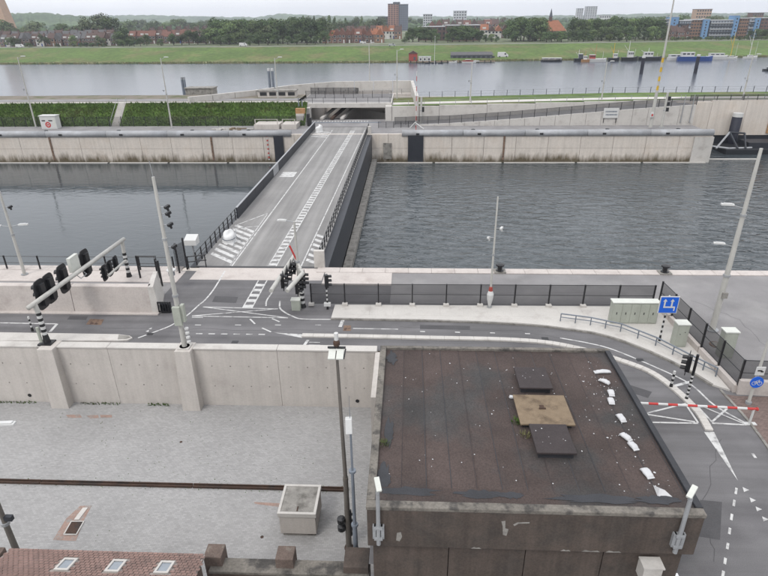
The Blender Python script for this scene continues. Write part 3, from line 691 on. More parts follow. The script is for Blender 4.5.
# ------------------------------------------------------------------ beyond the bridge: portal with overhead deck
po = thing('road_portal', 'low concrete deck over a sunken roadway at the far end of the bridge', 'overpass', (-14,129,0))
MB().box(-24.2,-3.9,127.6,144,2.35,3.3).build('deck_slab', concrete_pale, po, bev=.03)
MB().box(-24.2,-21.4,125.2,127.7,-.3,2.6).build('abutment', concrete_pale, po)
MB().box(-5.2,-3.85,125.05,127.7,-.3,2.9).build('abutment', concrete_pale, po)
for x in [-23.5+i*2.4 for i in range(9)]: MB().box(x,x+.07,127.7,127.78,3.3,4.5).build('railing_post', black_m, po)
for z in (3.8,4.45): MB().cyl((-24,127.74,z),(-4,127.74,z),.03,n=6).build('rail', black_m, po)
struct(MB().add([(-21.4,124.6,.01),(-5.2,124.6,.01),(-5.2,150,-3.2),(-21.4,150,-3.2)],[(0,1,2,3)]).build('sunken_road', asphalt))
MB().box(-21.4,-5.2,150,150.4,-4,3.2).build('back_wall', concrete, po)
for x0, dx, mm in ((-19.4,3.6,concrete_pale),(-17.2,3.6,rust_m),(-15.0,3.2,concrete_pale)):
    MB().add([(x0,126.2,.1),(x0+.7,126.2,.1),(x0+.7+dx,146,1.9),(x0+dx,146,1.9),(x0,126.2,.5),(x0+.7,126.2,.5),(x0+.7+dx,146,2.3),(x0+dx,146,2.3)],[(0,3,2,1),(4,5,6,7),(0,1,5,4),(1,2,6,5),(2,3,7,6),(3,0,4,7)]).build('sloping_beam', mm, po)
for i in range(20): MB().box(-20.9+i*.62,-20.9+i*.62+.34,123.7,124.1,.0,.16).build('kerb_block', white_m, po)
MB().box(-21.2,-6,122.4,123.3,.0,.04).build('drain_strip', galv_blue, po)
hx = thing('gate_machinery', 'orange and pale hydraulic machinery beside the far bridge end', 'machinery', (-22.7,121,0))
MB().box(-23.4,-21.8,120.2,121.8,0,2.2).build('housing', concrete_pale, hx); MB().box(-23.5,-21.6,120.5,121.5,2.2,3.2).build('orange_drum', orange_m, hx)
MB().box(-22.9,-22.7,120.9,121.1,3.6,5.2).box(-22.2,-22.0,120.9,121.1,3.6,4.9).build('dark_columns', galv_blue, hx)
MB().box(-20.9,-20.4,118.5,119.4,0,2.4).box(-20.3,-19.9,117.6,118.4,0,1.8).build('guide_post', black_m, hx)
dp = thing('debris_pile', 'pale heap of sand and timber on the far apron left of the bridge', 'debris', (-35,114.5,0))
for i in range(26):
    a = R.uniform(0,6.3); r_ = R.random()**.7
    MB().obox((-35+4.2*r_*math.cos(a),114.6+1.3*r_*math.sin(a),.12+.25*(1-r_)), R.uniform(.6,1.8), R.uniform(.15,.4), .2, R.uniform(-.6,.6)).build('plank', concrete_pale if i % 3 else plywood, dp)
# platforms on the left far apron by the bridge
for x0, x1, nm in ((-31,-26,'beside the gate lamp'),(-25.5,-22.5,'next to the orange machinery')):
    tag(MB().box(x0,x1,115.2,119.5,0,.9).box(x0+.2,x0+.35,115.3,115.45,.9,1.9).box(x1-.35,x1-.2,115.3,115.45,.9,1.9).box(x0+.2,x1-.2,115.33,115.42,1.85,1.93).build('service_platform', concrete), 'low grey concrete service platform with rail '+nm, 'platform')

# concrete basin walls jutting into the river
bs = thing('river_basin_wall', 'pale concrete basin wall reaching out into the river behind the bridge', 'wall', (-10,165,WZ-1))
pts = [P2(188,97,5.2),P2(255,90,5.2),P2(292,85,5.2),P2(335,81.5,5.2),P2(412,80.5,5.2),P2(417,96,5.2)]
for (a, b), (c, d) in zip(pts, pts[1:]):
    L_ = math.hypot(c-a, d-b); k_ = max(1, round(L_/5))
    for i in range(k_):
        t0, t1 = i/k_+.004, (i+1)/k_-.004
        MB().ribbon([(a+(c-a)*t0, b+(d-b)*t0), (a+(c-a)*t1, b+(d-b)*t1)], .7, WZ-1, 5.2).build('panel', concrete_pale, bs)
struct(MB().prism([(-60,138),(-40,146),(-30,158),(-.3,170),(.8,139.2),(-3.9,131.1),(-21.4,150.5),(-24.5,137)], WZ-1, .4).build('basin_floor', concrete))
tk = thing('control_deck', 'grey concrete control deck with rails behind the overpass', 'deck', (-9,150,0))
MB().box(-19,0.4,152,158,.3,2.3).build('block', concrete, tk, bev=.03)
for i in range(9): MB().box(-18.8+i*2.38,-18.72+i*2.38,152.1,152.2,2.3,3.5).build('railing_post', black_m if i in (1,2,7) else galv, tk)
for z in (2.9,3.45): MB().cyl((-18.8,152.15,z),(.3,152.15,z),.035,n=6).build('rail', galv, tk)
tag(MB().box(-53,-46.4,139.4,142.5,-1,5.2).box(-53.2,-46.2,139.2,142.7,5.2,5.4).build('pump_house', old_concrete), 'small windowless grey concrete hut by the river', 'hut')
gc = thing('rail_wagon', 'long grey low shed with dark base left of the overpass', 'shed', (-29,134,4))
MB().box(-34,-25.5,132.4,135,4.02,5.3).build('body', concrete, gc); MB().box(-34.2,-25.3,132.2,135.2,5.3,5.5).build('roof', old_concrete, gc)
for i in range(4): MB().box(-33.5+i*2.1,-32.0+i*2.1,132.3,132.4,4.4,5.1).build('opening', black_m, gc)

# ------------------------------------------------------------------ fences
def fence(name, label, pts, h, step, post=black_m, mesh=mesh_m, pr=.05, rails=(), foot=None, railm=black_m, lift=0.0, group=None):
    p0 = pts[0]; t = thing(name, label, 'fence', (p0[0], p0[1], p0[2]), group)
    for a, b in zip(pts, pts[1:]):
        a, b = Vector(a), Vector(b); L_ = (b-a).length; k_ = max(1, round(L_/step)); ang = math.atan2(b.y-a.y, b.x-a.x)
        for i in range(k_+1):
            q = a.lerp(b, i/k_)
            if i < k_ or b == Vector(pts[-1]):
                MB().obox((q.x,q.y,q.z+h/2), pr*2, pr*2, h+.06, ang).build('post', post, t)
                if foot: MB().obox((q.x,q.y-.12,q.z+.09), .42, .34, .2, ang).build('foot_block', foot, t, bev=.02)
            if i < k_:
                r_ = a.lerp(b, (i+1)/k_); d = (r_-q).normalized()*(pr+.01); q2, r2 = q+d, r_-d
                if mesh: MB().add([(q2.x,q2.y,q2.z+.08+lift),(r2.x,r2.y,r2.z+.08+lift),(r2.x,r2.y,r2.z+h),(q2.x,q2.y,q2.z+h)],[(0,1,2,3)]).build('mesh_panel', mesh, t)
                for z in rails: MB().cyl((q2.x,q2.y,q2.z+z),(r2.x,r2.y,r2.z+z),.025,n=5).build('rail', railm, t)
    return t
MB().sheet([(-24,128.6),(-4.1,128.6),(-4.1,143.8),(-24,143.8)],3.306).build('deck_surface', asphalt_grey, po)
fence('mesh_fence', 'black post fence across the middle of the overpass deck', [(-23.8,136,3.31),(-4.2,136,3.31)], 1.6, 2.2, mesh=mesh_far, rails=(1.6,))
fence('mesh_fence', 'black fence at the rear edge of the overpass deck', [(-23.8,143.4,3.31),(-13,143.4,3.31),(-13,151,2.4)], 1.5, 1.8, mesh=mesh_m, rails=(1.5,))
fence('mesh_fence', 'dark mesh fence on white feet between pavement and near quay', [(-7.4,38.75,.11),(18.3,38.95,.11)], 1.75, 2.7, foot=concrete_pale, rails=(.1,.9,1.74))
fence('mesh_fence', 'dark mesh fence on the low concrete wall beside the right apron', [(18.75,38.9,.5),(19.15,28.3,.5),(26,27.9,.5)], 1.7, 2.0, rails=(.1,.85,1.69))
fence('mesh_fence', 'long black mesh fence at the foot of the grass embankment', [(-118,118.9,0),(-21.6,118.9,0)], 2.0, 2.55, mesh=mesh_far, pr=.05)
_rp = [(x,118.62,fz(x)+.22) for x in (-3,8,20,32,44,56)]
fence('mesh_fence', 'grey mesh fence with black posts climbing along the ramp', _rp, 1.5, 2.4, mesh=mesh_m, pr=.05, rails=(1.5,))
fence('mesh_fence', 'grey mesh fence with black posts above the gate recess wall', [(57,123.7,3.85),(110,123.7,4.05)], 1.2, 2.6, mesh=mesh_m, rails=(1.2,))
fence('steel_railing', 'thin steel railing along the river edge of the upper land', [(1.5,138.5,3.0),(46,138.5,3.8),(120,138.5,4.0)], 1.25, 2.9, post=navy_m, mesh=None, rails=(.65,1.22), railm=galv)
fence('steel_railing', 'thin railing at the grass strip above the back wall', [(-3.6,126.0,2.95),(46,126.0,3.8),(110,126.0,4.2)], 1.0, 3.4, post=galv, mesh=None, rails=(.98,), railm=galv, pr=.04)
fence('steel_railing', 'short black railing along the far apron right of the bridge', [(-6.2,116.4,0),(-3.2,116.4,0),(1.2,117.3,0)], 1.2, 1.6, mesh=mesh_far, rails=(1.2,))
lwall = thing('low_wall', 'low pale concrete wall carrying the mesh fence at the right apron', 'wall', (19,33,0))
lp = [(18.7,38.95),(19.1,28.2),(22.6,28.0),(26,27.85)]
for (a, b), (c, d) in zip(lp, lp[1:]):
    k_ = max(1, round(math.hypot(c-a,d-b)/2.0))
    for i in range(k_):
        t0, t1 = i/k_+.006, (i+1)/k_-.006
        MB().ribbon([(a+(c-a)*t0,b+(d-b)*t0),(a+(c-a)*t1,b+(d-b)*t1)], .3, -.02, .52 if a < 19.05 else .95).build('block', concrete_pink, lwall, bev=.02)
# guard rail on the pavement
gr = thing('guard_rail', 'galvanised guard rail curving along the pavement by the switch cabinets', 'guard rail', (14,34,.11))
gp = [P2(*q) for q in [(560,322.5),(590,326.5),(620,333),(655,347),(690,365.5),(715,378)]]
gp3 = [(x,y,.72) for x,y in gp]
MB().tube(gp3, .05, 8).build('top_tube', galv_blue, gr); MB().tube([(x,y,.45) for x,y in gp], .035, 8).build('lower_tube', galv_blue, gr)
for i in range(len(gp)-1):
    for t in (0,.5) if i < len(gp)-2 else (0,.5,1):
        x = gp[i][0]*(1-t)+gp[i+1][0]*t; y = gp[i][1]*(1-t)+gp[i+1][1]*t
        MB().box(x-.03,x+.03,y-.03,y+.03,.1,.72).build('post', galv_blue, gr)

# ================================================================== NEAR WALLS
rwall = thing('retaining_wall', 'tall pale concrete retaining wall between grey yard and upper road', 'wall', (-30,32,YD))
edges = [-58.5,-52.5,-46.5,-40.5,-34.5,-29.5,-24.75,-20.0,-15.05,-8.6,-2.0]
for a, b in zip(edges, edges[1:]):
    MB().box(a+.007,b-.007,31.72,32.3,YD-.2,.28).build('panel', concrete, rwall, bev=.015)
    MB().box(a+.012,b-.012,31.66,32.34,.28,.38).build('coping', concrete_pale, rwall, bev=.015)
    for i in range(int((b-a)/1.25)):                     # formwork tie holes
        for z in (-1.0,-2.6): MB().cyl((a+.7+i*1.25,31.735,z),(a+.7+i*1.25,31.712,z),.05,n=8).build('tie_plug', old_concrete, rwall)
MB().box(-2.1,-1.55,26.8,31.7,YD-.2,.28).build('return_panel', concrete, rwall)
for x in (-23.95,-14.72):
    wd = .62
    MB().add([(x-wd,31.0,YD-.1),(x+wd,31.0,YD-.1),(x+wd,31.75,YD-.1),(x-wd,31.75,YD-.1),(x-wd*.85,31.2,.42),(x+wd*.85,31.2,.42),(x+wd*.85,32.4,.42),(x-wd*.85,32.4,.42)],[(0,3,2,1),(4,5,6,7),(0,1,5,4),(1,2,6,5),(2,3,7,6),(3,0,4,7)]).build('pilaster', concrete, rwall, bev=.02)
for x in (-26.4,-3.4): MB().cyl((x,31.73,YD+.55),(x,31.69,YD+.55),.13,n=12).build('weep_hole', black_m, rwall)
MB().box(-24.72,-24.62,31.66,31.73,YD,.28).build('joint_strip', black_m, rwall)
wd_ = MB()
for i in range(220):
    x = R.choice([R.uniform(-22.8,-20),R.uniform(-18,-16.4),R.uniform(-29,-26)]); y = 31.6+R.uniform(-.12,.1); h = R.uniform(.05,.22); a = R.uniform(0,6.3)
    wd_.add([(x-.04*math.cos(a),y-.04*math.sin(a),YD),(x+.04*math.cos(a),y+.04*math.sin(a),YD),(x+R.uniform(-.08,.08),y-.05,YD+h)],[(0,1,2)])
tag(wd_.build('weeds', blade_m, kind='stuff'), 'sparse green weeds along the foot of the retaining wall', 'weeds')
lwl = thing('parapet_wall', 'pale concrete flood wall along the road on the left', 'wall', (-30,37.6,0))
x = -19.25
while x > -70:
    MB().add([(x-5.98,37.25,0),(x-.02,37.25,0),(x-.02,38.1,0),(x-5.98,38.1,0),(x-5.98,37.38,2.12),(x-.02,37.38,2.12),(x-.02,37.95,2.12),(x-5.98,37.95,2.12)],[(0,3,2,1),(4,5,6,7),(0,1,5,4),(1,2,6,5),(2,3,7,6),(3,0,4,7)]).build('panel', concrete_pink, lwl, bev=.02)
    x -= 6
MB().add([(-19.25,37.2,0),(-18.6,37.3,0),(-19.6,40.4,0),(-20.1,40.2,0),(-19.3,37.35,2.12),(-18.9,37.42,2.12),(-19.75,40.3,2.12),(-20.05,40.2,2.12)],[(0,3,2,1),(4,5,6,7),(0,1,5,4),(1,2,6,5),(2,3,7,6),(3,0,4,7)]).build('return_end', concrete_pale, lwl, bev=.02)
fence('steel_railing', 'black post railing along the quay edge behind the left flood wall', [(-60,45.2,.06),(-20.6,45.2,.06)], 1.25, 3.1, mesh=None, rails=(.6,1.2))
gt = thing('quay_gate', 'black steel gate frame at the end of the left flood wall', 'gate', (-21,44,.05))
for x, y, h in ((-22.9,43.5,2.1),(-21.3,43.5,2.1),(-20.9,42.6,2.2),(-20.4,42.0,2.3),(-19.9,44.6,2.8),(-19.5,45.4,3.0)): MB().box(x-.06,x+.06,y-.06,y+.06,.04,h).build('post', black_m, gt)
for a, b, z in (((-22.9,43.5),(-21.3,43.5),2.05),((-22.9,43.5),(-21.3,43.5),1.1),((-21.3,43.5),(-20.9,42.6),2.05),((-20.9,42.6),(-20.4,42.0),2.1)): MB().cyl((*a,z),(*b,z),.05,n=6).build('bar', black_m, gt)
MB().add([(-20.0,44.3,.3),(-19.5,45.3,.3),(-19.5,45.3,2.7),(-20.0,44.3,2.6)],[(0,1,2,3)]).build('mesh_leaf', mesh_m, gt)
MB().tube([(-19.4,45.5,1.2),(-17.9,46.0,1.2)],.05).tube([(-19.4,45.5,.7),(-17.9,46.0,.7)],.05).tube([(-19.4,45.5,.05),(-19.4,45.5,1.25)],.05).tube([(-18.0,45.95,.05),(-18.0,45.95,1.25)],.05).build('side_rail', black_m, gt)
bx = thing('control_barrier', 'small black slatted box at the foot of the flood wall end', 'box', (-18.2,37.5,0))
MB().box(-18.75,-17.75,37.2,37.3,.1,.2).box(-18.75,-17.75,37.2,37.3,.85,.95).build('frame', black_m, bx)
for i in range(6): MB().box(-18.75+i*.19,-18.70+i*.19,37.19,37.31,.1,.95).build('slat', black_m, bx)
MB().box(-18.6,-17.9,37.32,37.6,0,.75).build('body', navy_m, bx)
gp_ = thing('call_post', 'short white service post with hood beside the bridge approach', 'post', (-19.1,41.3,0))
MB().cyl((-19.1,41.3,0),(-19.1,41.3,1.5),.06).build('post', galv, gp_); MB().box(-19.3,-18.9,41.15,41.45,1.3,1.75).build('box', galv_blue, gp_); MB().lathe((-19.1,41.3,1.75),[(.38,0),(.36,.08),(.1,.2)],12).build('cap', white_m, gp_)

# ================================================================== MASTS, LAMPS, SIGNALS
def mast(name, label, base, h, r0, r1, m_=pole_white, cat='lamp post', steps=2, group=None):
    t = thing(name, label, cat, base, group); b = Vector(base)
    z0 = 0.0
    for i in range(steps):
        z1 = h*(i+1)/steps; ra = r0+(r1-r0)*i/steps; rb = r0+(r1-r0)*(i+.8)/steps
        MB().cyl(b+Vector((0,0,z0)), b+Vector((0,0,z1)), ra, rb, 12).build('pole_section', m_, t, smooth=False); z0 = z1
        if i < steps-1: MB().cyl(b+Vector((0,0,z1-.08)), b+Vector((0,0,z1+.05)), ra*1.12, ra*1.12, 12).build('collar', galv, t)
    MB().cyl(b, b+Vector((0,0,.08)), r0*2.0, r0*2.0, 12).build('base_plate', galv, t)
    return t
def camera_unit(t, at, d, m_=black_m, s=.8):            # bracket arm and a camera pod
    at = Vector(at); d = Vector(d)
    MB().cyl(at, at+d*.55*s, .03*s, n=6).build('bracket', galv, t)
    e = at+d*.6*s
    MB().obox(e, .22*s, .42*s, .2*s, math.atan2(d.y, d.x)-.6, .25).cyl(e+Vector((0,0,-.1*s)), e+Vector((.05,.0,-.32*s)), .11*s, .08*s, 8).build('camera', m_, t)
def lamp_head(t, at, d, s=1.0, m_=white_m):
    at = Vector(at); d = Vector(d).normalized(); e = at+d*.75*s+Vector((0,0,.12*s))
    MB().cyl(at, e, .035*s, n=6).build('arm', galv, t)
    n_ = MB().obox(e+d*.3*s, .75*s, .26*s, .1*s, math.atan2(d.y, d.x)).obox(e+d*.28*s+Vector((0,0,.06*s)), .5*s, .18*s, .06*s, math.atan2(d.y, d.x)); n_.build('luminaire', m_, t)
b = Vector((-14.74,31.8,.42))
t = mast('camera_mast', 'tall cream mast with cameras on the retaining wall pilaster', b, 11.4, .17, .085, steps=3, cat='mast')
for z, s in ((9.6,1),(8.5,1),(7.1,-1),(9.2,1)): camera_unit(t, b+Vector((0,0,z)), (1,.1,0))
MB().box(-14.98,-14.5,31.45,31.68,2.2,3.5).box(-14.5,-14.3,31.6,31.9,2.4,3.6).build('equipment_box', cab_m, t)
for i in range(4): MB().lathe((-14.38,31.75,.75+i*.33),[(.05,0),(.14,.05),(.14,.16),(.05,.2)],8).build('insulator', white_m, t)
MB().box(-15.1,-14.35,31.4,32.2,.42,.5).build('plinth', concrete_pale, t)
MB().cyl(b+Vector((0,0,11.4)), b+Vector((-.05,0,12.3)), .02, n=5).build('antenna', galv, t)
b = Vector((-33.4,44.0,.05))
t = mast('camera_mast', 'cream lamp mast at the left edge behind the flood wall', b, 7.4, .14, .085, cat='mast'); camera_unit(t, b+Vector((0,0,6.1)), (1,.1,0)); lamp_head(t, b+Vector((0,0,4.4)), (1,.2,0)); lamp_head(t, b+Vector((0,0,4.4)), (-1,-.2,0))
b = Vector((21.24,35.66,.0))
t = mast('camera_mast', 'tall thick cream mast on the right apron by the water', b, 12.6, .21, .09, steps=3, cat='mast')
lamp_head(t, b+Vector((0,0,8.8)), (-1,.2,.1), 1.0); lamp_head(t, b+Vector((0,0,6.2)), (-1,.2,.1), .9)
MB().box(21.15,21.5,35.35,35.5,2.6,3.0).build('junction_box', old_concrete, t)
b = Vector((6.13,38.55,.11))
t = mast('light_pole', 'slim cream pole with red and white sleeve on the pavement', b, 8.6, .09, .05, cat='lamp post')
camera_unit(t, b+Vector((0,0,6.3)), (1,0,0), white_m, .7); camera_unit(t, b+Vector((0,0,5.6)), (-1,0,0), white_m, .7)
MB().lathe(b, [(.1,.15),(.22,.7),(.26,1.1),(.12,1.5)], 10).build('white_sleeve', white_m, t); MB().lathe(b, [(.13,1.3),(.16,1.38),(.12,1.7),(.08,1.74)], 10).build('red_sleeve', boat_red, t)

sig_n = [0]
def signal(parent, c, face, n=3, s=1.0, board=True):     # signal head at c, lenses towards angle 'face'
    q = Matrix.Translation(Vector(c)) @ Matrix.Rotation(face, 4, 'Z') @ Matrix.Scale(s, 4)   # local +x is the lens side
    def put(mb, name, m_, par, smooth=False):
        mb.v = [tuple(q @ Vector(p)) for p in mb.v]; return mb.build(name, m_, par, smooth)
    h = .34*n
    body = put(MB().box(-.14,.1,-.15,.15,-h/2,h/2), 'signal_head', black_m, parent)
    if board:
        mb = MB(); pts = []
        for i in range(24):
            a = 2*math.pi*i/24; ca, sa = math.cos(a), math.sin(a)
            pts.append((math.copysign(abs(ca)**.5, ca)*.42, math.copysign(abs(sa)**.5, sa)*(h/2+.2)))
        vs = [(.02,y,z) for y,z in pts]+[(.06,y,z) for y,z in pts]; N = 24
        put(mb.add(vs, [tuple(reversed(range(N))), tuple(range(N,2*N))]+[(i,(i+1) % N,N+(i+1) % N,N+i) for i in range(N)]), 'backboard', black_m, body)
    for i in range(n):
        z = h/2-.17-i*.34
        put(MB().cyl((.1,0,z),(.13,0,z),.1,.1,12), 'lens', amber, body)
        mb = MB(); N = 8; vs = []
        for k in range(N+1):
            a = math.pi*k/N*1.15-.24; vs += [(.1,.13*math.cos(a),z+.13*math.sin(a)),(.36,.13*math.cos(a),z+.13*math.sin(a)-.03)]
        put(mb.add(vs, [(2*k,2*k+2,2*k+3,2*k+1) for k in range(N)]), 'visor', black_m, body)
    return body
def striped(parent, b, h, r=.09, n=9, foot=.5):           # black and white banded post
    b = Vector(b); MB().cyl(b, b+Vector((0,0,foot)), r*1.5, r*1.05, 12).build('black_foot', black_m, parent)
    st = (h-foot)/n
    for i in range(n): MB().cyl(b+Vector((0,0,foot+i*st)), b+Vector((0,0,foot+(i+1)*st)), r, r, 12).build('band', white_m if i % 2 == 0 else black_m, parent)
# left gantry
ga = thing('signal_gantry', 'cream steel gantry with black traffic signals spanning the left road', 'signal gantry', (-24.3,38,.3))
striped(ga, (-24.25,32.1,.42), 2.3, .16, 8, .65); striped(ga, (-24.0,43.76,.05), 2.2, .16, 8, .4)
MB().cyl((-24.25,32.1,2.7),(-24.35,32.1,3.45),.16,.16,12).cyl((-24.0,43.76,2.2),(-23.95,43.76,3.4),.15,.15,12).build('column_top', pole_white, ga)
MB().box(-24.7,-23.8,31.7,32.4,.38,.5).build('foot_plate', black_m, ga)
beam = lambda y: Vector((-24.35+.4*(y-32.0)/11.8, y, 3.36))
MB().cyl(beam(31.5), beam(44.1), .16, .16, 14).build('beam', pole_white, ga, smooth=True)
for y, n in ((33.55,3),(34.5,3),(36.1,3),(39.0,3)):
    c = beam(y)+Vector((-.38,0,-.02)); signal(ga, c, math.pi, n, 1.5)
    MB().cyl(beam(y), c+Vector((.12,0,0)), .05, n=6).build('clamp', galv, ga)
c = beam(37.6)
MB().box(c.x-.55,c.x-.3,c.y-.55,c.y+.55,c.z+.0,c.z+1.1).build('equipment_box', cab_top, ga); MB().tube([c+Vector((-.42,-.4,0)), c+Vector((.1,-.4,-.5)), c+Vector((.1,.4,-.5)), c+Vector((-.42,.4,0))], .03).build('box_bracket', galv, ga)
MB().cyl((-23.95,43.76,1.6),(-23.9,40.5,1.6),.1,.1,10).build('side_arm', pole_white, ga)
for y in (40.7,41.6,42.6): signal(ga, (-24.25,y,1.75), math.pi, 3, .95)
MB().cyl((-24.5,31.9,.6),(-24.5,31.9,1.7),.1,.1,8).build('cable_box', cab_m, ga)
# cluster right of the bridge approach
gb = thing('signal_mast', 'striped post with cream arms and black signals right of the bridge approach', 'traffic signal', (-8.04,38.5,0))
striped(gb, (-8.04,38.5,0), 2.3, .17, 9, .35)
MB().cyl((-8.04,38.5,2.3),(-8.04,38.5,3.3),.15,.14,12).build('column_top', pole_white, gb)
a1, a2 = P(271,291,2.6), P(294,256,2.9); b1, b2 = P(287,291,2.6), P(303,273,3.1)
MB().cyl(a1, a2, .16, .16, 12).build('arm', pole_white, gb); MB().cyl(b1, b2, .16, .16, 12).build('arm', pole_white, gb)
MB().cyl(a2, b2, .1, n=8).cyl(b2, (-8.04,38.5,3.2), .1, n=8).build('cross_arm', pole_white, gb)
for q, n in (((280,281),3),((284,275),3),((288,269),3),((292,267),2)):
    c = P(q[0], q[1], 2.35); signal(gb, c+Vector((.2,0,0)), .15, n, 1.05)
for q in ((297,287),(301,283),(304,279)):
    c = P(q[0], q[1], 2.2); signal(gb, c, .15, 3, 1.0)
lb = Vector((-8.48,39.9,0))
t = mast('light_pole', 'cream lamp post rising above the signals at the bridge head', lb, 6.4, .15, .07, cat='lamp post'); lamp_head(t, lb+Vector((0,0,6.35)), (-1,.1,.0), .9)
MB().cyl(lb+Vector((-.1,.1,3.3)), lb+Vector((-.55,.2,4.4)), .07, n=8).build('red_white_boom', red_m, t); MB().cyl(lb+Vector((.05,.05,2.5)), lb+Vector((-.1,.1,3.3)), .07, n=8).build('boom_root', white_m, t)
cb = thing('control_cabinet', 'small cream control box beside the striped signal post', 'cabinet', (*P2(296,309),0))
c = P(296,311); MB().box(c.x-.32,c.x+.32,c.y,c.y+.45,0,.85).build('body', cab_m, cb, bev=.02); MB().box(c.x-.36,c.x+.36,c.y-.04,c.y+.49,.85,.92).build('lid', cab_top, cb)
ts = thing('traffic_light', 'single black traffic light on a thin striped pole by the fence', 'traffic light', (-6.1,38.2,0))
striped(ts, (-6.1,38.2,0), 2.0, .06, 9, .4); signal(ts, (-6.05,38.2,2.35), .4, 3, 1.0, False); MB().box(-6.35,-5.85,38.05,38.3,.3,.55).build('foot_box', white_m, ts)
tr = thing('traffic_light', 'black traffic light on striped pole at the curved right road', 'traffic light', (15.96,27.44,0))
striped(tr, (15.96,27.44,.0), 1.7, .07, 11, .25); MB().cyl((15.96,27.44,1.7),(15.96,27.44,3.05),.075,n=10).build('black_top', black_m, tr); signal(tr, (15.6,27.5,2.45), 2.6, 3, 1.0, True)
sb = thing('striped_marker', 'short black and white marker post at the curved right island', 'marker post', (15.56,28.6,0)); striped(sb, (15.56,28.6,0), 1.15, .075, 5, .35); MB().lathe((15.56,28.6,1.15),[(.075,0),(.07,.04),(.02,.07)],12).build('cap', white_m, sb)
p = P(33,332)
sb2 = thing('striped_marker', 'short black and white marker post on the left traffic island', 'marker post', (p.x,p.y,.1)); striped(sb2, (p.x,p.y,.1), 1.1, .065, 5, .3); MB().lathe((p.x,p.y,1.2),[(.065,0),(.06,.04),(.02,.07)],12).build('cap', white_m, sb2)

# blue direction sign
sg = thing('direction_sign', 'square blue lane direction sign with white arrows on striped pole', 'road sign', (16.94,33.92,.11))
striped(sg, (16.94,33.92,.11), 1.95, .06, 8, .45); MB().cyl((16.94,33.92,2.0),(16.94,33.92,3.5),.05,n=8).build('pole_top', white_m, sg)
cs = Vector((16.95,33.8,2.88)); pl = MB().box(cs.x-.62,cs.x+.62,cs.y-.02,cs.y+.04,cs.z-.62,cs.z+.62).build('plate_edge', white_m, sg, bev=.03)
MB().box(cs.x-.56,cs.x+.56,cs.y-.035,cs.y-.02,cs.z-.56,cs.z+.56).build('blue_field', blue_m, sg)
y0 = cs.y-.045
def sym(rects, polys=()):
    mb = MB()
    for x0,x1,z0,z1 in rects: mb.box(cs.x+x0,cs.x+x1,y0,y0+.008,cs.z+z0,cs.z+z1)
    for pl_ in polys: mb.add([(cs.x+x,y0-.002,cs.z+z) for x,z in pl_],[tuple(range(len(pl_)))])
    return mb.build('arrow_symbol', white_m, sg)
sym([(-.33,-.23,-.2,.3),(.13,.23,-.1,.3),(-.23,.42,-.2,-.1),(.34,.42,-.42,-.2)], [[(-.28,.45),(-.42,.26),(-.14,.26)],[(.18,.45),(.04,.26),(.32,.26)]])
# bike sign pole
bk = thing('cycle_sign', 'round blue cycle path sign and white plate on cream pole at right', 'road sign', (19.3,27.2,0))
MB().cyl((19.3,27.2,0),(19.3,27.2,5.2),.09,.06,10).build('pole', pole_white, bk); MB().cyl((19.3,27.2,0),(19.3,27.2,.15),.16,.16,10).build('foot', galv, bk)
MB().cyl((19.3,27.08,1.55),(19.3,27.04,1.55),.36,.36,24).build('blue_disc', blue_m, bk)
ring = MB()
for cx in (-.15,.15):
    for i in range(14):
        a0, a1_ = 2*math.pi*i/14, 2*math.pi*(i+1)/14
        ring.add([(19.3+cx+r_*math.cos(a),27.033,1.5+r_*math.sin(a)) for r_,a in ((.1,a0),(.1,a1_),(.13,a1_),(.13,a0))],[(0,1,2,3)])
for (xa,za),(xb,zb) in (((-.15,1.5),(-.06,1.66)),((-.06,1.66),(.09,1.66)),((.15,1.5),(.08,1.7)),((-.06,1.66),(0,1.5)),((0,1.5),(.09,1.66)),((-.15,1.5),(0,1.5)),((.04,1.71),(.12,1.71))):
    d = Vector((xb-xa,0,zb-za)).normalized(); q = Vector((-d.z,0,d.x))*.014
    ring.add([(19.3+xa+q.x,27.031,za+q.z),(19.3+xa-q.x,27.031,za-q.z),(19.3+xb-q.x,27.031,zb-q.z),(19.3+xb+q.x,27.031,zb+q.z)],[(0,1,2,3)])
ring.build('bicycle_symbol', white_m, bk)
MB().box(19.05,19.55,27.05,27.1,2.0,2.55).build('white_plate', white_m, bk, bev=.02)
mm = MB().box(19.14,19.38,27.035,27.05,2.28,2.36).box(19.32,19.46,27.034,27.05,2.22,2.29).build('scooter_symbol', black_m, bk)
# barrier boom
bo = thing('barrier_boom', 'lowered red and white barrier boom across the right road', 'barrier', (15.5,25.5,0))
pa, pb = P(600,401,1.0), P(757,409,1.0)
for i in range(16):
    MB().cyl(pa.lerp(pb, i/16), pa.lerp(pb, (i+1)/16), .07, .07, 10).build('boom_band', white_m if i % 2 == 0 else red_m, bo)
MB().cyl((pb.x-.15,pb.y,.0),(pb.x-.15,pb.y,1.0),.06,n=8).box(pb.x-.45,pb.x+.2,pb.y-.12,pb.y+.12,.0,.05).build('rest_post', white_m, bo)
MB().cyl(pb+Vector((-.02,0,0)), pb+Vector((.04,0,0)), .1, n=10).build('end_lamp', red_m, bo)
MB().box(pa.x-.4,pa.x+.4,pa.y-.4,pa.y+.4,0,1.1).build('drive_housing', white_m, bo)
